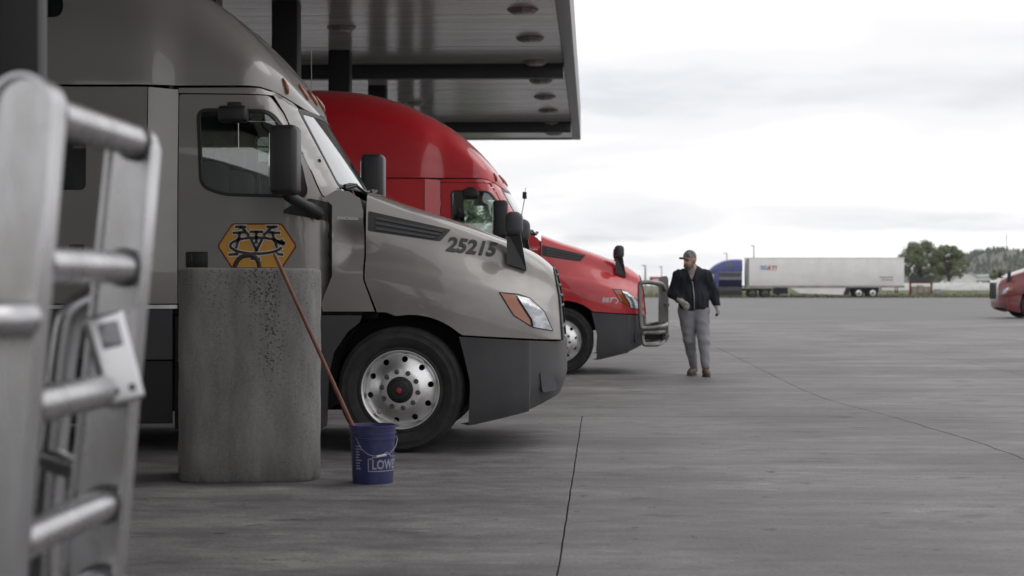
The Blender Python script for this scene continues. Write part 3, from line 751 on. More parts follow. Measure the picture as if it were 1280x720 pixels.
WY = [round(6 + .22 * k, 3) for k in range(110)]; WOB = {y: (random.gauss(0, .0018), random.gauss(0, .006)) for y in WY}
j9, j10 = J[9], J[10]
J[9] = lambda y: j9(y) + WOB.get(y, (0, 0))[0]; J[10] = lambda y: j10(y) + WOB.get(y, (0, 0))[1]
for i in range(len(J) - 1):
    for j in range(len(YS) - 1):
        g = .0036; gl = .0018 if i == 10 else g; gr = .0018 if i == 9 else g; ys = [YS[j] + g] + ([y for y in WY if YS[j] + .05 < y < YS[j + 1] - .05] if i in (8, 9, 10) else []) + [YS[j + 1] - g]
        ring = [(J[i](y) + gl, y) for y in ys] + [(J[i + 1](y) - gr, y) for y in ys[::-1]]
        n = len(ring); cx = sum(p[0] for p in ring) / n; cy = sum(p[1] for p in ring) / n
        dz = random.uniform(-.0015, .0015); e = .0035
        inn = [(x + (e if x < cx else -e), y + (e if k in (0, n - 1) else -e if k in (len(ys) - 1, len(ys)) else 0), dz) for k, (x, y) in enumerate(ring)]
        V = inn + [(x, y, dz - .006) for x, y in ring] + [(x, y, -.06) for x, y in ring]
        F = [tuple(range(n))] + [(k, (k + 1) % n, (k + 1) % n + n, k + n) for k in range(n)] + [(k + n, (k + 1) % n + n, (k + 1) % n + 2 * n, k + 2 * n) for k in range(n)]
        link('slab', mesh(V, F, SLAB, 20), pad)
tag(MB().box(-120, 260, 64.52, 176.9, -.155, -.003).build('asphalt', ASPH), kind='structure')
tag(MB().box(34.02, 120, -10, 64.5, -.155, -.004).build('side_road', ASPH), kind='structure')
def berm(x, y): return .15 + .55 * ramp3(min(max((y - 178) / 22.0, 0), 1)) + .06 * math.sin(x * .7) * math.sin(y * .5)
sheet('grass_verge', -120, 260, 177, 320, -.15, GRASS, 160, 40, berm)
# tufts along the verge edge
def tufts():
    m = MB()
    for k in range(9000):
        x, y = rng.uniform(-5, 75), 177.6 + abs(rng.normal(0, 7)); h = rng.uniform(.08, .28); a = rng.uniform(0, 6.28); z = -.15 + berm(x, y) - .02
        dx, dy = .05 * math.cos(a), .05 * math.sin(a); m.add([(x - dx, y - dy, z), (x + dx, y + dy, z), (x + rng.normal(0, .08), y, z + h)], [(0, 1, 2)])
    return m.build('grass_tufts', GRASS, sharp=None)
tag(tufts(), 'rough green and straw coloured grass on the verge', 'grass', kind='stuff')

# ---- hill far behind
ROCK = mat('hill_slope', (.21, .185, .155), .95, noise=(.02, 7, (1, 1, 1), .38, .62), col2=(.075, .08, .06), coords='World')
def hill_h(x, y):
    t = min(max((x - 292) / 75.0, 0), 1); prof = 27 * ramp3(t) ** .7 + 3 * math.sin(x * .021) * t + 1.8 * math.sin(x * .07 + 1) * t
    d = min(max((y - 1430) / 130.0, 0), 1) * (1 - .4 * min(max((y - 1600) / 300.0, 0), 1))
    return max(prof, 0) * ramp3(d) + 1.8 * math.sin(x * .11) * math.sin(y * .09) * t * d
sheet('hill', 270, 900, 1420, 1900, -1.0, ROCK, 120, 60, hill_h)
PINE = mat('pine_needles', (.028, .042, .024), .9, noise=(.2, 3, (1, 1, 1), .3, .7), col2=(.05, .062, .036), coords='World')
def pines():
    m = MB()
    for k in range(5200):
        x = rng.uniform(285, 560); y = rng.uniform(1432, 1720)
        dn = math.sin(x * .045 + y * .021) + math.sin(x * .017 - y * .05 + 2)
        if dn < -.35 and rng.random() < .8: continue
        z = -1.2 + hill_h(x, y); 
        if z < 1.2: continue
        h = rng.uniform(3.0, 6.5); r = h * rng.uniform(.2, .3)
        for (zz0, rr) in ((.1, 1), (.4, .7)):
            o = len(m.v); a0 = rng.uniform(0, 6)
            m.v += [(x + r * rr * math.cos(a0 + a), y + r * rr * math.sin(a0 + a), z + h * zz0) for a in (0, 1.26, 2.51, 3.77, 5.03)] + [(x, y, z + h * (zz0 + .6 if zz0 < .3 else 1.0))]
            m.f += [(o + i, o + (i + 1) % 5, o + 5) for i in range(5)]
    return m.build('pine_wood', PINE, sharp=None)
tag(pines(), 'dark pine wood covering the rocky hill', 'wood', kind='stuff')
mst = thing('radio_mast', 'thin radio mast standing on the pine covered hill', 'mast', (372, 1600, -1 + hill_h(372, 1600) - .5))
MB().tube([(0, 0, 0), (0, 0, 17)], .22, 6).build('pole', DARKST, mst); MB().box(-.8, .8, -.1, .1, 14, 14.3).build('cross_arm', DARKST, mst)

# ---- trees
BARK = mat('bark', (.09, .07, .05), .9)
LEAF = mat('summer_leaves', (.115, .15, .065), .7, noise=(.6, 3, (1, 1, 1), .3, .7), col2=(.20, .23, .12), coords='World')
LEAFL = mat('pale_leaves', (.12, .17, .085), .7, noise=(.8, 3, (1, 1, 1), .3, .7), col2=(.20, .25, .14), coords='World')
def tree(name, label, loc, h, w, nclump, nleaf, leaf, lm, trunk=.25, seed=1, cat='tree', low=.25, group=None):
    r = np.random.default_rng(seed); T = thing(name, label, cat, loc, 0, group)
    tr = MB(); cl = MB(); base = Vector((0, 0, 0)); top = Vector((r.normal(0, .04) * w, r.normal(0, .04) * w, h * .72))
    tr.tube([base, base.lerp(top, .35) + Vector((.1, 0, 0)), base.lerp(top, .7), top], [trunk * h / 8, trunk * h / 11, trunk * h / 18, trunk * h / 50], 8)
    for k in range(nclump):
        u = r.random(); a = r.uniform(0, 6.283); zz = h * (low + (1 - low) * r.random() ** .85)
        tt = (zz / h - low) / (1 - low); rad = w * .5 * math.sqrt(max(1 - (2 * tt - .82) ** 2 / 1.45, .05)) * math.sqrt(r.uniform(.15, 1)) * r.uniform(.8, 1.1)
        c = Vector((rad * math.cos(a), rad * math.sin(a), zz)); s0 = base.lerp(top, min(max(zz / h * .75 - .1, .15), .95))
        tr.tube([s0, s0.lerp(c, .5) + Vector((0, 0, .03 * h)), c], [trunk * h / 45, trunk * h / 70, trunk * h / 160], 5, cap=False)
        cr = w * r.uniform(.06, .115)
        for q in range(nleaf):
            d = Vector(r.normal(0, 1, 3)); d.normalize(); p = c + d * cr * r.random() ** .45; p.z = max(p.z, h * low * .7)
            n = Vector(r.normal(0, 1, 3)) + d * .6; n.normalize(); t = n.orthogonal().normalized() * leaf * r.uniform(.6, 1.2); b_ = n.cross(t) * .55
            cl.add([p - t, p + b_, p + t, p - b_], [(0, 1, 2, 3)])
    tr.build('trunk', BARK, T); cl.build('crown', lm, T, sharp=None); return T
tree('broadleaf_tree', 'wide green leafy tree behind the end of the white trailer', (59.4, 322, .3), 8.5, 9.2, 130, 75, .20, LEAF, .2, 11)
tree('broadleaf_tree', 'smaller rounded leafy tree on the hill side of the wide tree', (63.6, 318, .3), 7.6, 7.4, 95, 75, .18, LEAF, .2, 23)
tree('shrub', 'rounded green bush behind the white wall beside the bare pole', (66.9, 292, .25), 3.5, 4.4, 30, 100, .16, LEAF, .12, 31, 'bush', .08)
tree('shrub', 'low dark bush nearest the red truck along the white wall', (71.6, 292, .25), 2.2, 4.2, 22, 100, .15, LEAF, .12, 32, 'bush', .08)
tree('poplar_tree', 'pale green tree seen through the red truck window', (-6.1, 84, -.02), 5.6, 4.6, 80, 150, .10, LEAFL, .22, 41)

# ---- far wall, sheds, poles, sign, monument
WALLW = mat('white_wall', (.88, .88, .87), .8, noise=(.6, 4, (1, 1, 3), .4, .7), col2=(.7, .69, .66))
w_ = thing('boundary_wall', 'low white wall along the far edge of the verge', 'wall', (0, 0, 0))
for k in range(12):
    x = 40 + k * 4.4; MB().bbox(x + .02, x + 4.38, 244, 244.2, .3, 1.55, .02).build('wall_panel', WALLW, w_); MB().bbox(x - .14, x + .14, 243.9, 244.3, .3, 1.72, .03).build('wall_post', WALLW, w_)
sh = thing('warehouse', 'long low white warehouse below the hill', 'building', (0, 0, 0))
MB().box(86, 125, 420, 440, -.1, 3.1).build('wall', WALLW, sh); MB().prism([(85.5, 3.1), (125.5, 3.1), (125.5, 3.35), (105, 4.2), (85.5, 3.35)], 419.6, 440.4).build('roof', mat('pale_roof', (.6, .61, .63), .5), sh)
for k in range(4): MB().box(90 + k * 8, 93.5 + k * 8, 419.9, 420.05, -.1, 2.4).build('door', mat('grey_door', (.3, .31, .33), .6), sh)
sh2 = thing('shed', 'small white gabled shed just past the wide tree', 'building', (0, 0, 0))
MB().prism([(71.2, -.1), (76, -.1), (76, 3.0), (73.6, 4.3), (71.2, 3.0)], 352, 360).build('wall', WALLW, sh2); MB().prism([(70.9, 2.95), (73.6, 4.55), (76.3, 2.95), (76.3, 2.75), (73.6, 4.32), (70.9, 2.75)], 351.6, 360.4).build('roof', mat('pale_roof', (.6, .61, .63), .5), sh2)
POLE = mat('pole_steel', (.28, .28, .29), .5, .4)
def pole(x, y, h, label, arm=0.9, r=.09):
    p = thing('light_pole', label, 'pole', (x, y, -.1)); MB().tube([(0, 0, 0), (0, 0, h)], [r * 1.3, r * .8], 8).build('shaft', POLE, p)
    if arm: MB().bbox(-arm, .1, -.12, .12, h - .02, h + .14, .03).build('lamp_head', POLE, p)
    MB().bbox(-r * 2, r * 2, -r * 2, r * 2, 0, .25, .02).build('base', POLE, p)
pole(31.7, 347, 9.0, 'tall grey light pole behind the front of the white trailer', .7, .12)
pole(26.8, 352, 7.6, 'shorter grey light pole above the blue tractor roof', .7, .12)
pole(68.5, 240, 4.0, 'thin bare post by the grass verge', 0, .07)
pole(91.5, 268, 6.2, 'bare pole in front of the hill', 0, .1); 
pole(13.0, 330, 4.7, 'far light pole beyond the red roadside sign', .5, .1)
pole(9.05, 300, 4.6, 'far light pole behind the red truck guard', .6, .16)
sg = thing('roadside_sign', 'small red sign on two posts beyond the asphalt', 'sign', (7.25, 200, -.1))
SIGNR = mat('sign_red', (.42, .02, .03), .5)
for dx in (-.5, .5): MB().box(dx - .05, dx + .05, -.05, .05, 0, 1.5).build('post', POLE, sg)
MB().bbox(-.72, .72, -.08, .08, 1.5, 2.3, .03).build('board', SIGNR, sg); MB().bbox(-.38, .42, -.1, -.075, 1.78, 2.06, .01).build('pale_panel', mat('sign_pale', (.6, .55, .55), .5), sg)
STONE = mat('monument_stone', (.33, .29, .25), .9, noise=(2, 5, (1, 1, 1), .35, .65), col2=(.2, .17, .15))
mo = thing('monument_sign', 'monument with red posts, stone base and dark top past the trailer end', 'monument', (35.1, 190, .02))
for k, (x0, x1) in enumerate(((-.98, -.42), (-.40, .25), (.27, 1.02))): MB().bbox(x0, x1, -.4, .4, 0, 1.1 + .12 * (k % 2), .05).build('stone', STONE, mo)
for dx in (-1.1, 1.15): MB().bbox(dx - .1, dx + .1, -.12, .12, 0, 1.55, .02).build('post', mat('weathered_red_timber', (.20, .055, .045), .8), mo)
MB().bbox(-1.25, 1.3, -.15, .15, 1.42, 1.62, .02).build('beam', mat('weathered_red_timber', (.20, .055, .045), .8), mo)
DKG = mat('dark_green_metal', (.03, .04, .04), .5)
MB().prism(catmull([(-1.2, 1.64), (-1.25, 2.1), (-.9, 2.5), (-.4, 2.15), (.3, 2.1), (.8, 2.3), (1.05, 2.0), (1.1, 1.64)], 4), -.3, .3).build('dark_sculpture', DKG, mo)
ub = thing('utility_box', 'small grey utility box beside the monument', 'utility box', (36.75, 189.2, .02)); MB().bbox(-.3, .3, -.25, .25, 0, .75, .03).build('cabinet', POLE, ub); MB().bbox(-.33, .33, -.28, .28, .75, .8, .02).build('lid', POLE, ub)

# ---- fuel canopy
SOFFIT = mat('soffit_metal', (.52, .51, .50), .16, 0, .8, noise=(1.2, 5, (.15, 2.5, 1), .35, .7), col2=(.38, .365, .355), rvar=.06, coords='World')
CDARK = mat('canopy_dark_paint', (.010, .010, .011), .5)
FASC = mat('fascia_metal', (.16, .16, .165), .4)
HC = 6.07; X0C, X1C, Y0C, Y1C = -24.0, -.62, -7.0, 57.5
cn = thing('fuel_canopy', 'large flat fuel canopy with ribbed metal soffit and dark columns', 'canopy', (0, 0, 0))
m = MB()
for k in range(int((Y1C - Y0C) / .3)):
    y = Y0C + k * .3; dz = rng.uniform(0, .006); m.box(X0C, X1C, y + .007, y + .293, HC + dz, HC + .03)
tag(m.build('soffit_boards', SOFFIT, cn), kind='stuff')
MB().box(X0C, X1C, Y0C, Y1C, HC + .035, HC + .95).build('deck', CDARK, cn)
MB().bbox(X1C + .01, X1C + .25, Y0C, Y1C + .25, HC - .03, HC + 1.05, .012).build('fascia', FASC, cn)
MB().bbox(X0C, X1C + .005, Y1C + .01, Y1C + .25, HC - .03, HC + 1.05, .012).build('fascia', FASC, cn)
for y in (-3.0, 10.8, 24.4, 38.0, 51.6): MB().bbox(X0C, X1C + .0, y, y + .32, HC - .30, HC - .004, .01).build('beam', CDARK, cn)
for k in range(-3, 5):
    y = 29.5 + 6.35 * k
    if 11.5 < y < 16.2: continue
    c = MB().bbox(-5.365, -4.935, y - .215, y + .215, -.02, HC - .002, .012).build('column', CDARK, cn)
for k in range(-3, 5):
    y = 29.5 + 6.35 * k; MB().bbox(-14.4, -13.9, y - .215, y + .215, -.02, HC - .304, .012).build('column', CDARK, cn)
LHOUS = mat('lamp_housing', (.20, .175, .165), .4, .2); LLENS = mat('lamp_glass_unlit', (.42, .40, .39), .2)
def canopy_light(x, y, label, group):
    L_ = thing('canopy_light', label, 'light', (x, y, HC - .001), 0, group)
    link('housing', cached('clh', lambda: mesh(*(lambda b: (b.v, b.f))(MB().lathe([(.0, 0), (.27, 0), (.27, -.02), (.20, -.075), (.17, -.075)], 8)), LHOUS, 20)), L_)
    link('lens', cached('cll', lambda: mesh(*(lambda b: (b.v, b.f))(MB().lathe([(.17, -.072), (.14, -.10), (.0, -.11)], 8)), LLENS, 20)), L_)
for k in range(-2, 8): canopy_light(-1.2, 30.5 + 3.54 * k, 'octagonal unlit light in the row along the canopy edge', 'canopy edge lights')
for k in range(3): canopy_light(-4.64, 18.9 + 13.55 * k, 'octagonal unlit light in the row beside the canopy columns', 'canopy column lights')
ip = thing('steel_post', 'dark steel post rising behind the aluminium guard', 'post', (-2.07, 6.05, 0))
MB().bbox(-.16, .16, -.055, .055, .02, HC - .01, .008).build('shaft', CDARK, ip); MB().bbox(-.22, .22, -.12, .12, 0, .02, .004).build('base_plate', DARKST, ip)
# ================================================================== trucks
g1 = tractor('semi_truck', 'warm grey semi truck with orange door emblem and number on hood', GREY, (-1.469, 14.65, 0))
sd = side(-1); hs = hside(-1)
HEX = [(-1.418, 1.588), (-1.30, 1.765), (-.915, 1.765), (-.797, 1.588), (-.915, 1.411), (-1.30, 1.411)]
door = [c for c in g1.children if c.name.startswith('door') and 'mirror' not in c.name][0]
em = link('door_emblem', panel_mesh(rounded(HEX, .02, 3), sd, MAROONP, step=.1, th=.003, off=.004), door)
link('emblem_field', panel_mesh(rounded(shrink(HEX, .014), .018, 3), sd, ORANGE, step=.1, th=.003, off=.0065), door)
def lg(u, v): return (-1.418 + (u - 125) * (.621 / 920), 1.588 - (v - 425) * (.621 / 920))
ell = [lg(580 + 300 * math.cos(a), 420 + 92 * math.sin(a)) for a in np.linspace(R(-18), R(-342), 40)]
SG = [[(400, 212), (425, 222), (490, 300)], [(345, 205), (455, 205)], [(775, 212), (745, 222), (668, 300)], [(705, 205), (815, 205)],
      [(318, 275), (440, 268)], [(725, 268), (845, 275)], [(392, 275), (372, 360), (350, 440)], [(765, 275), (785, 350), (815, 435)],
      [(515, 262), (650, 262)], [(580, 262), (580, 385)], [(525, 360), (578, 470)], [(640, 360), (584, 470)], [(270, 522), (360, 518)], [(525, 570), (615, 570)], [(800, 515), (880, 522)],
      [(820, 375), (895, 395)], [(870, 360), (895, 395)]]
segs = [[lg(*p) for p in s_] for s_ in SG] + [ell]
link('monogram_outline', strokes(segs, .034, lambda a, b, o=0: sd(a, b, o + .0095), WHITEPRINT, .001), door)
link('monogram', strokes(segs, .0205, lambda a, b, o=0: sd(a, b, o + .0115), BLACKPRINT, .001), door)
hood = [c for c in g1.children if c.name.startswith('hood') and 'mirror' not in c.name][0]
link('fleet_number', text_mesh('25215', .150, lambda a, b, o=0: hs(.335 + a, 1.562 + b - .12 * a, o + .008), BLACKPRINT, .005, .25, .002, 1.0), hood)
tk2 = tractor('semi_truck', 'bright red semi truck with tubular front guard', RED, (-.4585, 26.47, 0), bull=True)
hood2 = [c for c in tk2.children if c.name.startswith('hood') and 'mirror' not in c.name][0]
link('fleet_number', text_mesh('887', .095, lambda a, b, o=0: hs(.60 + a, 1.045 + b - .1 * a, o + .004), WHITEPRINT, .002, .2, .002, 1.0), hood2)
link('chevron', strokes([[(.80, 1.10), (.84, 1.06), (.80, 1.02)], [(.74, 1.105), (.80, 1.10)]], .014, lambda a, b, o=0: hs(a, b, o + .004), WHITEPRINT), hood2)
an = MB(); an.tube([(-.62, -1.25, 1.9), (-.50, -1.3, 2.55)], .006, 6); an.bbox(-.535, -.475, -1.33, -1.27, 2.52, 2.62, .01); an.tube([(-.50, -1.3, 2.6), (-.49, -1.3, 2.68)], .004, 6); an.build('antenna', BLACKP, tk2)
tractor('semi_truck', 'off white semi truck in the lane between the grey and red trucks', WHITE, (-2.17, 20.55, 0))
MB().tube([(-1.05, 1.10, 2.80), (-1.06, 1.12, 3.42)], .004, 6).build('antenna', mat('antenna_grey', (.25, .25, .25), .5), g1)
bt = tractor('semi_truck', 'blue semi truck hitched to the white box trailer', BLUE, (10.85, 179.9, -.003), math.pi, far=True)
bt.scale = (1, 1, .93)
tractor('semi_truck', 'white semi truck parked behind the aluminium guard', WHITE, (-2.82, 2.85, 0))
tractor('semi_truck', 'dark red semi truck with tall chrome grille, parked on the asphalt', MAROON, (16.95, 69.6, -.003), math.pi, chrome_grille=True, far=True)

# ---- box trailer
TRW = mat('trailer_white', (.80, .79, .77), .45, noise=(.5, 5, (1, 1, 1.6), .35, .7), col2=(.70, .69, .67))
TRG = mat('trailer_rail', (.35, .34, .33), .5, .5, noise=(1.2, 4, (1, 1, 1), .4, .7), col2=(.25, .18, .12))
tl = thing('box_trailer', 'long white box trailer with red and blue lettering', 'trailer', (15.55, 178.6, -.003))
L_ = 15.85
MB().bbox(0.03, L_ - .03, .04, 2.56, 1.1, 4.0, .02).build('box', TRW, tl)
for k in range(13):
    x0 = .30 + k * (L_ - .5) / 13; x1 = x0 + (L_ - .5) / 13
    MB().bbox(x0 + .012, x1 - .012, -.004, .06, 1.22, 3.93, .006).build('panel', TRW, tl)
    MB().box(x0 - .012, x0 + .012, -.008, .05, 1.22, 3.93).build('seam_rib', TRW, tl)
MB().bbox(0, L_, -.02, 2.62, 1.0, 1.2, .01).build('bottom_rail', TRG, tl); MB().bbox(0, L_, -.02, 2.62, 3.94, 4.05, .02).build('top_rail', TRW, tl)
MB().bbox(0, .28, -.015, .08, 1.2, 3.94, .02).build('corner_post', mat('post_grey', (.22, .22, .23), .5), tl)
MB().prism([(4.4, 1.0), (10.0, 1.0), (9.7, .28), (5.4, .45)], .02, .06).build('side_skirt', TRW, tl)
MB().prism([(9.75, 1.0), (10.4, 1.0), (10.3, .3), (9.7, .3)], .06, .1).build('mud_flap', BLACKP, tl)
for x in (11.3, 12.7):
    for y, s in ((.06, -1), (.40, -1), (2.54, 1), (2.2, 1)): wheel(tl, x, y, s, lugs=False)
m = MB(); m.box(10.6, 13.4, .8, 1.8, .5, 1.0)
for x in (11.3, 12.7): m.tube([(x, .1, .485), (x, 2.5, .485)], .08, 8)
m.build('axle_frame', CHASSIS, tl)
m = MB()
for y in (.3, 2.2): m.box(3.2, 3.4, y - .07, y + .07, .3, 1.0); m.box(3.05, 3.55, y - .14, y + .14, .26, .30); 
m.box(3.0, 3.9, .3, 2.2, .55, .62); m.box(2.7, 4.2, .12, .3, .38, .98)
m.build('landing_gear', CHASSIS, tl)
m = MB(); m.box(15.2, 15.3, .3, 2.3, .45, .55); m.box(15.2, 15.3, .6, .7, .45, 1.0); m.box(15.2, 15.3, 1.9, 2.0, .45, 1.0); m.build('rear_guard', CHASSIS, tl)
PRED = mat('print_red', (.42, .03, .03), .5); PBLUE = mat('print_blue', (.08, .18, .42), .5); PGREY = mat('print_grey', (.2, .2, .2), .5)
TP = lambda x, z: (lambda a, b, o=0: (x + a, -.010 - o, z + b))
link('lettering', text_mesh('RTI', .64, TP(2.1, 2.76), PRED, .018, .22, .003), tl)
for k in range(3):
    link('flag_stripe', strokes([[(1.42 + .04 * k + t * .12, 3.16 - .15 * k + .03 * math.sin(t * 1.6)) for t in range(6)]], .085, TP(0, 0), PBLUE, .003), tl)
for k, (x0, x1, z) in enumerate(((13.35, 14.75, 1.98), (13.55, 14.7, 1.72))):
    m = MB(); x = x0
    while x < x1:
        w = random.uniform(.06, .15); m.box(x, min(x + w, x1), -.013, -.006, z, z + .14); x += w + .05
    m.build('small_print', PGREY, tl)
# ================================================================== concrete block, bucket, mop
def pillar_extra(nt, b):
    N, L = nt.nodes, nt.links; g = N.new('ShaderNodeTexCoord'); o = g.outputs['Object']
    def noise(sc, st, det=6, ro=.6):
        mp = N.new('ShaderNodeMapping'); mp.inputs['Scale'].default_value = st; L.new(o, mp.inputs[0]); n = N.new('ShaderNodeTexNoise'); n.inputs['Scale'].default_value = sc; n.inputs['Detail'].default_value = det; n.inputs['Roughness'].default_value = ro; L.new(mp.outputs[0], n.inputs['Vector']); return n.outputs['Fac']
    def rg(v, a, c, d, e):
        m_ = N.new('ShaderNodeMapRange'); [setattr(m_.inputs[i], 'default_value', q) for i, q in ((1, a), (2, c), (3, d), (4, e))]; L.new(v, m_.inputs[0]); return m_.outputs[0]
    def op(k, a, c):
        m_ = N.new('ShaderNodeMath'); m_.operation = k
        for i, v in enumerate((a, c)):
            if isinstance(v, (int, float)): m_.inputs[i].default_value = v
            else: L.new(v, m_.inputs[i])
        return m_.outputs[0]
    vo = N.new('ShaderNodeTexVoronoi'); vo.inputs['Scale'].default_value = 46; L.new(o, vo.inputs['Vector'])
    vo.inputs['Randomness'].default_value = 1
    sp = N.new('ShaderNodeSeparateXYZ'); L.new(o, sp.inputs[0])
    dens = op('MAXIMUM', op('ADD', rg(sp.outputs[2], .2, 1.38, .06, .34), rg(noise(3.2, (1, 1, .35)), .40, .72, -.20, .16)), .045)       # honeycombed where the pour was poor, mostly towards the top
    band = rg(op('ABSOLUTE', op('SUBTRACT', sp.outputs[0], .14), 0), .02, .09, .16, 0.0)
    dens = op('ADD', dens, op('MULTIPLY', band, rg(sp.outputs[2], .5, 1.2, .1, 1)))
    vo2 = N.new('ShaderNodeTexVoronoi'); vo2.inputs['Scale'].default_value = 71; L.new(o, vo2.inputs['Vector'])
    pit = N.new('ShaderNodeMapRange'); pit.interpolation_type = 'SMOOTHSTEP'; L.new(op('MINIMUM', vo.outputs['Distance'], op('MULTIPLY', vo2.outputs['Distance'], 1.25)), pit.inputs[0]); L.new(op('MULTIPLY', dens, 1.0), pit.inputs[2]); L.new(op('MULTIPLY', dens, .5), pit.inputs[1])
    tone = op('MULTIPLY', rg(noise(1.6, (2.2, 2.2, .5)), .3, .7, .66, 1.25), rg(noise(9, (1, 1, .22), 5, .7), .3, .7, .80, 1.16))
    tone = op('MULTIPLY', tone, rg(noise(70, (1, 1, 1), 4, .7), .36, .64, .86, 1.12))
    stain = rg(op('ADD', sp.outputs[2], op('MULTIPLY', noise(4, (1, 1, .6)), .30)), .12, .36, .66, 1.0)             # splash stain round the foot
    tone = op('MULTIPLY', op('MULTIPLY', tone, stain), op('ADD', op('MULTIPLY', pit.outputs[0], .62), .38))
    cb = N.new('ShaderNodeCombineColor'); [L.new(op('MULTIPLY', tone, c), cb.inputs[i]) for i, c in enumerate((.190, .184, .177))]; L.new(cb.outputs[0], b.inputs['Base Color'])
    bp = N.new('ShaderNodeBump'); bp.inputs['Strength'].default_value = .8; bp.inputs['Distance'].default_value = .008
    L.new(op('ADD', pit.outputs[0], op('MULTIPLY', noise(40, (1, 1, 1), 7, .7), .5)), bp.inputs['Height']); L.new(bp.outputs[0], b.inputs['Normal'])
BLK = mat('weathered_concrete', (.25, .24, .22), .85, extra=pillar_extra)
cbk = thing('concrete_block', 'tall rounded concrete block with pitted sides and lifting loop', 'concrete block', (-2.296, 11.75, 0), R(10))
def blk():
    m = MB(); n = 96; rows = []
    zs = [0, .012] + list(np.linspace(.03, 1.37, 30)) + [1.385, 1.396, 1.40]
    for i, z in enumerate(zs):
        row = []
        for k in range(n):
            a = 2 * math.pi * k / n; c, s_ = math.cos(a), math.sin(a); e = 2 / 4.2
            ins = {0: .012, 1: .004, len(zs) - 3: .003, len(zs) - 2: .012, len(zs) - 1: .03}.get(i, 0) + .004 * math.sin(5 * a + z * 7) * math.sin(z * 9 + 2 * a) + rng.uniform(0, .0035) + (.010 * max(0, math.sin(a * 9 + 1.3)) ** 6 if i in (0, 1, 2) else 0)
            x = math.copysign(abs(c) ** e, c) * (.470 - ins); y = math.copysign(abs(s_) ** e, s_) * (.415 - ins); row.append((x, y, z))
        rows.append(row + [row[0]])
    m.grid(rows); o = (len(zs) - 1) * (n + 1); m.f.append(tuple(range(o, o + n)))
    bm_ = mesh(m.v, m.f, BLK, 50); return bm_
link('block', blk(), cbk)
MB().tube(catmull([(-.095, 0, 1.36), (-.09, 0, 1.42), (-.05, 0, 1.475), (.02, .0, 1.485), (.062, 0, 1.445), (.075, 0, 1.36)], 6), .0155, 10).build('lifting_loop', mat('rusty_rebar', (.035, .026, .022), .8, .3), cbk, loc=(-.01, -.05, 0))

BK = mat('blue_bucket_plastic', (.022, .024, .105), .42, noise=(7, 5, (1, 1, .7), .45, .75), col2=(.05, .052, .12), rvar=.12)
bk = thing('bucket', 'blue plastic bucket with white store logo beside the concrete block', 'bucket', (-1.43, 11.44, 0))
m = MB(); m.lathe([(0, .004), (.124, .004), (.130, .0), (.132, .008), (.1445, .285), (.1535, .287), (.1535, .298), (.1465, .300), (.147, .318), (.154, .320), (.154, .330), (.148, .333), (.1495, .365), (.1565, .367), (.1565, .378), (.149, .379), (.1455, .36), (.128, .01), (0, .01)], 48)
b_ = m.build('pail', BK, bk, sharp=30)
def bfn(a, b, o=0):        # wraps the label round the pail; a = arc metres, b = height
    r = .1315 + (b - .0) * (.013 / .285) + o + .0012; th = -math.pi / 2 + a / .14; return (r * math.cos(th), r * math.sin(th), b)
PALE = mat('faded_white_print', (.30, .31, .36), .6, noise=(25, 4, (1, 1, 1), .4, .6), col2=(.22, .23, .32))
house = [(-.012, .085), (-.012, .165), (.015, .165), (.015, .176), (.055, .176), (.112, .208), (.160, .176), (.235, .176), (.235, .085), (-.012, .085)]
hd = [(a, b) for p, q in zip(house, house[1:]) for a, b in [(p[0] + (q[0] - p[0]) * t / 5, p[1] + (q[1] - p[1]) * t / 5) for t in range(5)]] + [house[-1]]
link('logo_outline', strokes([hd], .006, bfn, PALE, .0012), b_)
link('logo_lettering', text_mesh("LOWE'S", .082, lambda a, b, o=0: bfn(.010 + a * .80, .100 + b, o), PALE, .0028, 0, .0012, 1.0), b_)
for k in range(9):
    z = .245 - .018 * k; link('small_print', strokes([[(-.102, z), (-.102 + random.uniform(.02, .045), z)]], .008, bfn, PALE, .0012), b_)
WIRE = mat('bail_steel', (.35, .35, .36), .4, .7)
MB().tube(catmull([(-.100, -.118, .305), (-.085, -.135, .285), (-.055, -.158, .235), (.0, -.172, .195), (.06, -.165, .185)], 6), .0022, 6).build('bail_wire', WIRE, bk)
MB().tube(catmull([(.06, -.165, .185), (.12, -.135, .20), (.155, -.075, .24), (.162, -.02, .285), (.152, .02, .305)], 6), .0022, 6).build('bail_wire', WIRE, bk)
MB().tube([(.045, -.170, .184), (.105, -.147, .194)], .008, 10).build('grip', WHITEPRINT, bk)
MB().lathe([(0, .30), (.1425, .30)], 32).build('wash_water', mat('grey_water', (.05, .05, .055), .08), bk)
mop = thing('mop', 'wooden mop handle leaning on the concrete block out of the bucket', 'mop', (-1.43, 11.44, 0))
A, Bp = Vector((-.01, .0, .10)), Vector((-.612, -.205, 1.495))
WD = mat('reddish_wood', (.21, .075, .045), .5, noise=(30, 4, (1, 1, .1), .3, .7), col2=(.13, .045, .03))
MB().tube([A, A.lerp(Bp, .5), A.lerp(Bp, .99), Bp], [.0135, .013, .0125, .006], 12).build('handle', WD, mop)
m = MB()
for k in range(40):
    a = rng.uniform(0, 6.28); r_ = rng.uniform(.01, .09); m.tube([A + Vector((0, 0, .06)), A + Vector((r_ * math.cos(a), r_ * math.sin(a), .0)), A + Vector((r_ * 1.1 * math.cos(a), r_ * 1.1 * math.sin(a), -.082))], .006, 5)
m.build('mop_head', mat('mop_cotton', (.3, .28, .25), .9), mop)

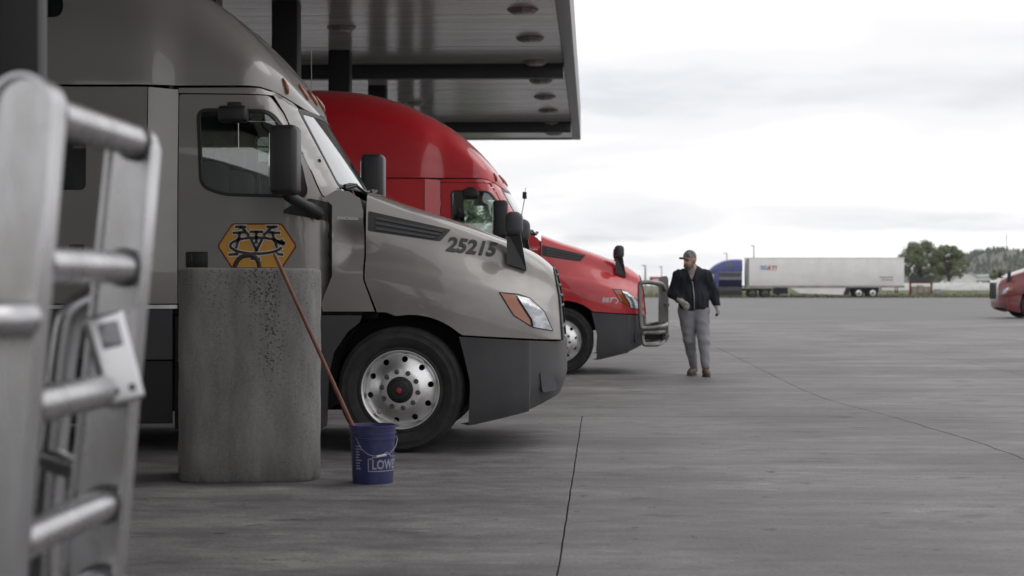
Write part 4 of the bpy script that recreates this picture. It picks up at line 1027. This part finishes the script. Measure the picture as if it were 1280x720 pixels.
# ================================================================== aluminium guard in the foreground
GA = mat('brushed_aluminium', (.54, .54, .56), .27, 1.0, noise=(11, 7, (1, 1, .3), .35, .7), col2=(.38, .37, .36), rvar=.05)
WELD = mat('weld_metal', (.10, .10, .10), .6, .7, bump=(200, .5, .004))
gd = thing('aluminium_guard', 'polished aluminium tube guard with rounded flat uprights', 'guard', (-.87, 0, 0))
def gx(z): return (z - 1.57) * .085
def upright(y0, y1, w, ztop):
    # channel: plate with a raised rim round it
    out = []; x1 = .0
    def edge(z, off): return gx(z) + off
    n = 14; ring = [(edge(.03, .006), .03)]
    zc = ztop - w / 2
    for t in np.linspace(0, math.pi, n): ring.append((gx(zc) - w / 2 + .006 + w / 2 * math.cos(t), zc + w / 2 * math.sin(t)))
    lw = w * 1.35; ring.append((edge(.03, .006 - lw), .03))
    inn = shrink(ring, .007); nn = len(ring); yr = y0 + .016
    V = [(x, y0, z) for x, z in ring] + [(x, y0, z) for x, z in inn] + [(x, yr, z) for x, z in inn] + [(x, y1, z) for x, z in ring]
    F = []
    for i in range(nn):
        j = (i + 1) % nn; F += [(i, j, nn + j, nn + i), (nn + i, nn + j, 2 * nn + j, 2 * nn + i), (i, 3 * nn + i, 3 * nn + j, j)]
    F += [tuple(range(2 * nn, 3 * nn)), tuple(range(3 * nn, 4 * nn))[::-1]]
    return mesh(V, F, GA, 30)
link('upright', upright(2.785, 2.862, .105, 1.632), gd); link('upright', upright(3.42, 3.50, .090, 1.600), gd)
for z in (1.572, 1.324, 1.086, .857, .70):
    MB().tube([(gx(z) - .030, 2.80, z), (gx(z) - .030, 3.49, z)], .032, 20).build('cross_tube', GA, gd)
    for yw in (2.866, 3.416): MB().lathe([(.030, -.006), (.037, -.004), (.0385, .0), (.037, .004), (.030, .006)], 20, 'y', (gx(z) - .030, yw, z)).build('weld_bead', WELD, gd)
MB().tube(catmull([(-.10, 3.62, 1.262), (-.155, 3.62, 1.262), (-.205, 3.62, 1.235), (-.225, 3.62, 1.17), (-.245, 3.62, 1.0), (-.262, 3.62, .80), (-.27, 3.62, .5), (-.27, 3.62, .03)], 6), .028, 16).build('bent_tube', GA, gd)
MB().tube([(-.27, 3.62, .93), (-.12, 3.52, .90), (-.11, 3.46, .895)], .026, 14).build('brace_tube', GA, gd)
MB().bbox(-.115, -.06, 3.44, 3.66, 1.235, 1.29, .008).build('bracket', GA, gd)
MB().tube(catmull([(-.04, 2.79, 1.235), (-.05, 2.70, 1.235), (-.10, 2.64, 1.235), (-.20, 2.62, 1.235), (-.24, 2.62, 1.19), (-.25, 2.62, .6), (-.25, 2.62, .03)], 5), .029, 16).build('bent_tube', GA, gd)
for y in (2.82, 3.46): MB().bbox(-.30, .02, y - .08, y + .08, 0, .03, .004).build('foot_plate', GA, gd)
Mx = Matrix.Translation((-.050, 3.36, 1.148)) @ Matrix.Rotation(R(22), 4, 'Z') @ Matrix.Rotation(R(-8), 4, 'X') @ Matrix.Rotation(R(-13), 4, 'Y')
lt = MB().bbox(-.036, .036, -.016, .058, -.088, .088, .008, Mx, 3).build('chrome_light_case', mat('satin_chrome', (.75, .75, .76), .22, 1.0), gd)
for dx in (-.016, .016): MB().bbox(dx - .006, dx + .006, -.020, -.014, -.070, -.056, .003, Mx).build('screw', DARKST, lt)
MB().bbox(-.02, .02, -.018, -.014, .02, .07, .003, Mx).build('lamp_window', mat('smoky_lens', (.2, .2, .22), .1, 0, .5, 1), lt)
# ================================================================== the man
def cap_(a, b, r1, r2, sc=(1, 1, 1)):
    a, b, sc = np.array(a, float), np.array(b, float), np.array(sc, float)
    def f(P):
        p, A_, B_ = P / sc, a / sc, b / sc; d = B_ - A_; L = max(d.dot(d), 1e-9)
        t = np.clip(((p - A_) @ d) / L, 0, 1); q = p - A_ - t[..., None] * d
        return (np.linalg.norm(q, axis=-1) - (r1 + (r2 - r1) * t)) * sc.min()
    return f
def ell_(c, r):
    c, r = np.array(c, float), np.array(r, float)
    def f(P): k = np.linalg.norm((P - c) / r, axis=-1); return (k - 1) * r.min()
    return f
def sun_(fs, k):
    def f(P):
        d = fs[0](P)
        for g in fs[1:]:
            e = g(P); h_ = np.clip(.5 + .5 * (e - d) / k, 0, 1); d = e + (d - e) * h_ - k * h_ * (1 - h_)
        return d
    return f
def folds(f, amp, fr, seed=0):
    r = np.random.default_rng(seed); W = r.normal(0, 1, (5, 3)) * fr; ph = r.uniform(0, 6, 5)
    def g(P): return f(P) + amp * sum(np.sin(P @ W[i] + ph[i] + 1.3 * np.sin(P @ W[(i + 1) % 5] * .6)) for i in range(5)) / 2.2
    return g
def cutz(f, z0=None, z1=None):
    def g(P):
        d = f(P)
        if z0 is not None: d = np.maximum(d, z0 - P[..., 2])
        if z1 is not None: d = np.maximum(d, P[..., 2] - z1)
        return d
    return g
def sdf_obj(name, f, lo, hi, h, m, parent, M=None):
    P, F = surface_nets(f, lo, hi, h)
    V = [tuple(p) for p in P] if M is None else [tuple(M @ Vector(p)) for p in P]
    return link(name, mesh(V, F, m, 60), parent)
NAVY = mat('navy_fleece', (.011, .013, .020), .95, noise=(9, 5, (1, 1, 1), .3, .7), col2=(.019, .021, .030), bump=(60, .3, .01))
SWEAT = mat('grey_sweatpants', (.25, .25, .27), .95, noise=(6, 5, (1, 1, 1), .3, .7), col2=(.27, .27, .285), bump=(70, .3, .008))
SKIN = mat('skin', (.48, .26, .19), .55); BEARD = mat('grey_beard', (.24, .20, .17), .9, noise=(60, 3, (1, 1, 1), .35, .65), col2=(.13, .10, .085), bump=(120, .6, .01))
TEE = mat('grey_tshirt', (.22, .23, .22), .9); GLV = mat('grey_glove', (.42, .40, .36), .9, noise=(30, 3, (1, 1, 1), .3, .7), col2=(.32, .30, .27)); GBLK = mat('black_glove_palm', (.015, .015, .015), .7)
CAMO = mat('camo_cap', (.30, .28, .25), .9, noise=(26, 3, (1, 1, 1), .46, .54), col2=(.12, .11, .095)); BOOT = mat('brown_boot', (.12, .085, .065), .7, noise=(14, 4, (1, 1, 1), .3, .7), col2=(.075, .045, .035)); SOLE = mat('boot_sole', (.05, .045, .04), .9)
EYE = mat('eye_dark', (.02, .015, .012), .3)
mn = thing('person', 'man in dark zip jacket, grey sweatpants and camouflage cap walking', 'person', (1.44, 25.0, 0))
# limbs
sL, eL, wL = (-.205, .0, 1.41), (-.285, .05, 1.165), (-.185, -.20, 1.055)
sR, eR, wR = (.175, .0, 1.41), (.285, .05, 1.175), (.325, -.02, .995)
hL, kL, aL = (-.105, 0, .90), (-.06, .02, .50), (.005, .20, .13)
hR, kR, aR = (.105, 0, .90), (.135, -.11, .50), (.155, -.16, .11)
Mh = Matrix.Translation((-.058, -.03, 1.635)) @ Matrix.Rotation(R(-44), 4, 'Z') @ Matrix.Rotation(R(9), 4, 'X')
body = sun_([cap_((-.02, .02, 1.46), (-.04, .0, 1.56), .062, .058), cap_((-.01, .01, 1.05), (-.02, .01, 1.36), .14, .16, (1.1, .8, 1)), cap_((-.17, 0, 1.40), (.14, 0, 1.40), .06, .06),
             cap_(sL, eL, .055, .045), cap_(eL, wL, .045, .032), cap_(sR, eR, .055, .045), cap_(eR, wR, .045, .032), cap_(hL, kL, .07, .05), cap_(kL, aL, .05, .035), cap_(hR, kR, .07, .05), cap_(kR, aR, .05, .035),
             cap_((-.08, 0, .92), (.08, 0, .92), .085, .085)], .03)
def headf(P):
    return sun_([ell_((0, .006, .03), (.076, .096, .098)), ell_((0, -.030, -.055), (.058, .066, .062)), ell_((0, -.078, -.03), (.03, .022, .03))], .03)(P)
nose = sun_([cap_((0, -.098, .022), (0, -.118, -.018), .008, .013), ell_((0, -.112, -.022), (.016, .014, .011))], .008)
ears = lambda P: np.minimum(ell_((-.079, .012, .0), (.010, .020, .030))(P), ell_((.079, .012, .0), (.010, .020, .030))(P))
brow = sun_([cap_((-.045, -.080, .034), (-.012, -.092, .030), .009, .009), cap_((.045, -.080, .034), (.012, -.092, .030), .009, .009)], .01)
Mi = np.array(Mh.inverted())
def to_head(f): return lambda P: f(P @ Mi[:3, :3].T + Mi[:3, 3])
hd_ = to_head(lambda P: sun_([headf, nose, ears, brow], .009)(P))
B_ = sdf_obj('body', sun_([body, hd_], .02), (-.42, -.36, .04), (.42, .30, 1.76), .0125, SKIN, mn)
sdf_obj('head', lambda P: sun_([headf, nose, ears, brow, cap_((0, .03, -.08), (.02, .04, -.14), .056, .058)], .009)(P), (-.11, -.15, -.16), (.11, .13, .14), .0055, SKIN, mn, Mh)
sdf_obj('beard', lambda P: np.maximum(np.maximum(folds(sun_([ell_((0, -.034, -.075), (.066, .076, .062)), ell_((0, -.094, -.058), (.034, .020, .020)), cap_((-.064, -.005, -.01), (-.058, -.02, -.07), .014, .02), cap_((.064, -.005, -.01), (.058, -.02, -.07), .014, .02)], .02), .003, 130)(P), P[..., 1] - .022), P[..., 2] + .030 - .35 * np.maximum(np.abs(P[..., 0]) - .03, 0) * 1.6), (-.1, -.14, -.16), (.1, .05, .03), .006, BEARD, mn, Mh)
for s in (-1, 1): sdf_obj('eye', ell_((s * .031, -.083, .012), (.013, .010, .007)), (s * .031 - .02, -.1, -.005), (s * .031 + .02, -.065, .03), .003, EYE, mn, Mh)
sdf_obj('mouth', ell_((0, -.105, -.052), (.022, .008, .005)), (-.03, -.12, -.07), (.03, -.09, -.04), .003, mat('lips', (.22, .085, .07), .5), mn, Mh)
sdf_obj('hair', lambda P: np.maximum(np.maximum(ell_((0, .012, .02), (.081, .098, .100))(P), .0 - P[..., 1]), P[..., 2] - .05), (-.1, -.02, -.1), (.1, .13, .07), .007, BEARD, mn, Mh)
def capf(P):
    crown = np.maximum(ell_((0, .006, .045), (.086, .106, .105))(P), .045 - .12 * P[..., 1] - P[..., 2])
    q = P - np.array((0, -.108, .048)); brim = np.maximum(np.linalg.norm(q[..., :2] / np.array((.075, .078)), axis=-1) - 1, 0) * .07 + np.maximum(np.abs(q[..., 2] + .25 * q[..., 1] + 2.0 * q[..., 0] ** 2 + .2 * np.minimum(q[..., 1], 0) * 0) - .005, 0)
    return np.minimum(crown, brim - .002)
sdf_obj('cap', capf, (-.11, -.21, -.0), (.11, .14, .17), .006, CAMO, mn, Mh)
# clothes
jk = sun_([cap_((.0, .015, 1.0), (-.012, .01, 1.34), .214, .195, (1.02, .80, 1)), ell_((0, -.06, 1.10), (.185, .155, .17)), cap_((-.165, .005, 1.385), (.135, .005, 1.385), .094, .094), cap_((-.03, .03, 1.44), (-.035, .02, 1.525), .10, .080), cap_((-.04, .02, 1.49), (-.19, .0, 1.42), .06, .07), cap_((-.02, .02, 1.49), (.16, .0, 1.42), .06, .07),
           cap_(sL, eL, .092, .076), cap_(eL, (-.200, -.165, 1.07), .076, .054), cap_(sR, eR, .090, .074), cap_(eR, (.320, -.01, 1.02), .074, .052)], .05)
neckhole = lambda P: np.maximum(np.maximum(np.abs(P[..., 0] + .035) - (P[..., 2] - 1.345) * .36, P[..., 1] + .02), 1.345 - P[..., 2])
jk2 = folds(jk, .0062, 24, 3)
def jkf(P): return np.maximum(np.maximum(jk2(P), -neckhole(P)), .935 + .012 * np.sin(P[..., 0] * 20) - P[..., 2])
sdf_obj('jacket', jkf, (-.44, -.34, .90), (.44, .28, 1.66), .0125, NAVY, mn)
sdf_obj('hood', folds(sun_([cap_((-.13, .10, 1.47), (.07, .10, 1.47), .045, .045), cap_((-.13, .06, 1.49), (-.10, -.04, 1.46), .032, .026), cap_((.075, .06, 1.49), (.05, -.04, 1.46), .032, .026)], .04), .003, 30, 6), (-.24, -.14, 1.36), (.2, .2, 1.60), .011, NAVY, mn)
sdf_obj('t_shirt', lambda P: cutz(sun_([cap_((-.03, -.025, 1.28), (-.036, -.015, 1.50), .115, .072)], .02), 1.28, 1.525)(P), (-.2, -.2, 1.28), (.14, .1, 1.54), .011, TEE, mn)
zp = [(-.034, -.155, 1.34), (-.022, -.185, 1.30), (-.015, -.205, 1.2), (-.008, -.222, 1.1), (-.004, -.20, 1.0), (0, -.165, .95)]
zz = []
for p in catmull(zp, 4):        # settle the zip on the cloth
    y = -.30
    while y < 0 and jkf(np.array([[p[0], y, p[2]]]))[0] > 0: y += .004
    zz.append((p[0], y - .002, p[2]))
MB().tube(zz, .0055, 6).build('zip', mat('zip_metal', (.45, .44, .42), .4, .6), mn)
for s in (-1, 1):
    q = []
    for z in (1.30, 1.22, 1.12): 
        y = -.30
        while y < 0 and jkf(np.array([[s * .045 - .02, y, z]]))[0] > 0: y += .004
        q.append((s * .045 - .02, y - .003, z))
    MB().tube(q, .004, 5).build('drawstring', mat('cord', (.03, .03, .035), .9), mn)
pt = sun_([cap_((-.08, .01, .94), (.08, .01, .94), .138, .138, (1, .95, 1)), cap_((-.095, 0, .90), kL, .128, .084), cap_(kL, (.005, .195, .16), .084, .062), cap_((.098, 0, .90), kR, .124, .084), cap_(kR, (.155, -.155, .15), .084, .062)], .028)
sdf_obj('sweatpants', cutz(folds(pt, .0048, 26, 9), .085, 1.02), (-.30, -.30, .06), (.32, .32, 1.06), .0125, SWEAT, mn)
def boot(heel, toe):
    h_, t_ = np.array(heel), np.array(toe); md = h_ * .45 + t_ * .55
    return sun_([cap_(h_ + (0, 0, .005), md + (0, 0, .0), .047, .050), cap_(md, t_, .050, .040), cap_(h_ + (0, 0, .02), h_ + (0, 0, .09), .045, .048)], .03)
for heel, toe in (((.015, .235, .062), (-.055, .055, .045)), ((.158, -.125, .055), (.168, -.315, .045))):
    lo_, hi_ = np.minimum(heel, toe) - .08, np.maximum(heel, toe) + .12; lo_[2] = -.01
    s_ = sdf_obj('boot', cutz(boot(heel, toe), .018, .135), lo_, hi_, .008, BOOT, mn)
    f_ = boot(heel, toe); sdf_obj('sole', lambda P: np.maximum(f_(P * np.array((1, 1, .0)) + np.array((0, 0, .045))) - .004, np.abs(P[..., 2] - .010) - .011), lo_, hi_, .008, SOLE, s_)
def glove(w, kn, side_, spread, curl, name='glove'):
    """wrist, knuckle centre, unit vector across the knuckles, finger direction, curl direction"""
    w, kn, side_, spread, curl = [np.array(v, float) for v in (w, kn, side_, spread, curl)]
    fs = [cap_(w - (kn - w) * .45, w, .043, .040), cap_(w, kn - side_ * .02, .038, .026), cap_(w, kn + side_ * .02, .038, .026), cap_(kn - side_ * .034, kn + side_ * .034, .019, .018)]
    fing, tips = [], []
    for k, (o, L) in enumerate(((-.033, .070), (-.011, .082), (.011, .078), (.033, .062))):
        a = kn + side_ * o; b = a + spread * L * .42; c = b + (spread * .55 + curl * .75) * L * .36; d = c + (spread * .1 + curl) * L * .3
        fing.append(np.array); fs += [cap_(a, b, .0115, .011), cap_(b, c, .011, .0105)]; tips += [cap_(c, d, .0118, .0105), cap_(b + curl * .004, c + curl * .004, .0105, .0112)]
    th0 = w * .6 + kn * .4 - side_ * .034; th1 = th0 + (spread * .7 - side_ * .5 + curl * .35) * .045; th2 = th1 + (spread * .9 + curl * .45) * .035
    fs += [cap_(th0, th1, .015, .013), cap_(th1, th2, .013, .011)]
    al = np.stack([w, kn, th2]); lo_, hi_ = al.min(0) - .14, al.max(0) + .14
    G = sdf_obj(name, sun_(fs, .010), lo_, hi_, .007, GLV, mn); sdf_obj('finger_coating', sun_(tips, .006), lo_, hi_, .007, GBLK, G)
glove(wL, (-.125, -.265, 1.005), (.25, -.15, .95), (.72, -.35, -.55), (.55, .65, -.35))
glove(wR, (.340, -.045, .925), (-.35, -.93, .0), (.08, -.15, -.98), (-.75, .2, -.45))

# ---- the air: thin even haze round the whole place
HZ = bpy.data.materials.new('thin_haze'); HZ.use_nodes = True; hn = HZ.node_tree; hn.nodes.clear()
ho = hn.nodes.new('ShaderNodeOutputMaterial'); pv = hn.nodes.new('ShaderNodeVolumePrincipled')
pv.inputs['Color'].default_value = (.93, .96, 1.0, 1); pv.inputs['Density'].default_value = 0.00009; pv.inputs['Anisotropy'].default_value = 0.2
hn.links.new(pv.outputs[0], ho.inputs['Volume'])
hz = MB().box(-1490, 2990, -190, 2000, -2.4, 75).build('haze', HZ, sharp=None)
tag(hz, 'thin pale haze in the air over the yard', 'haze', kind='stuff')
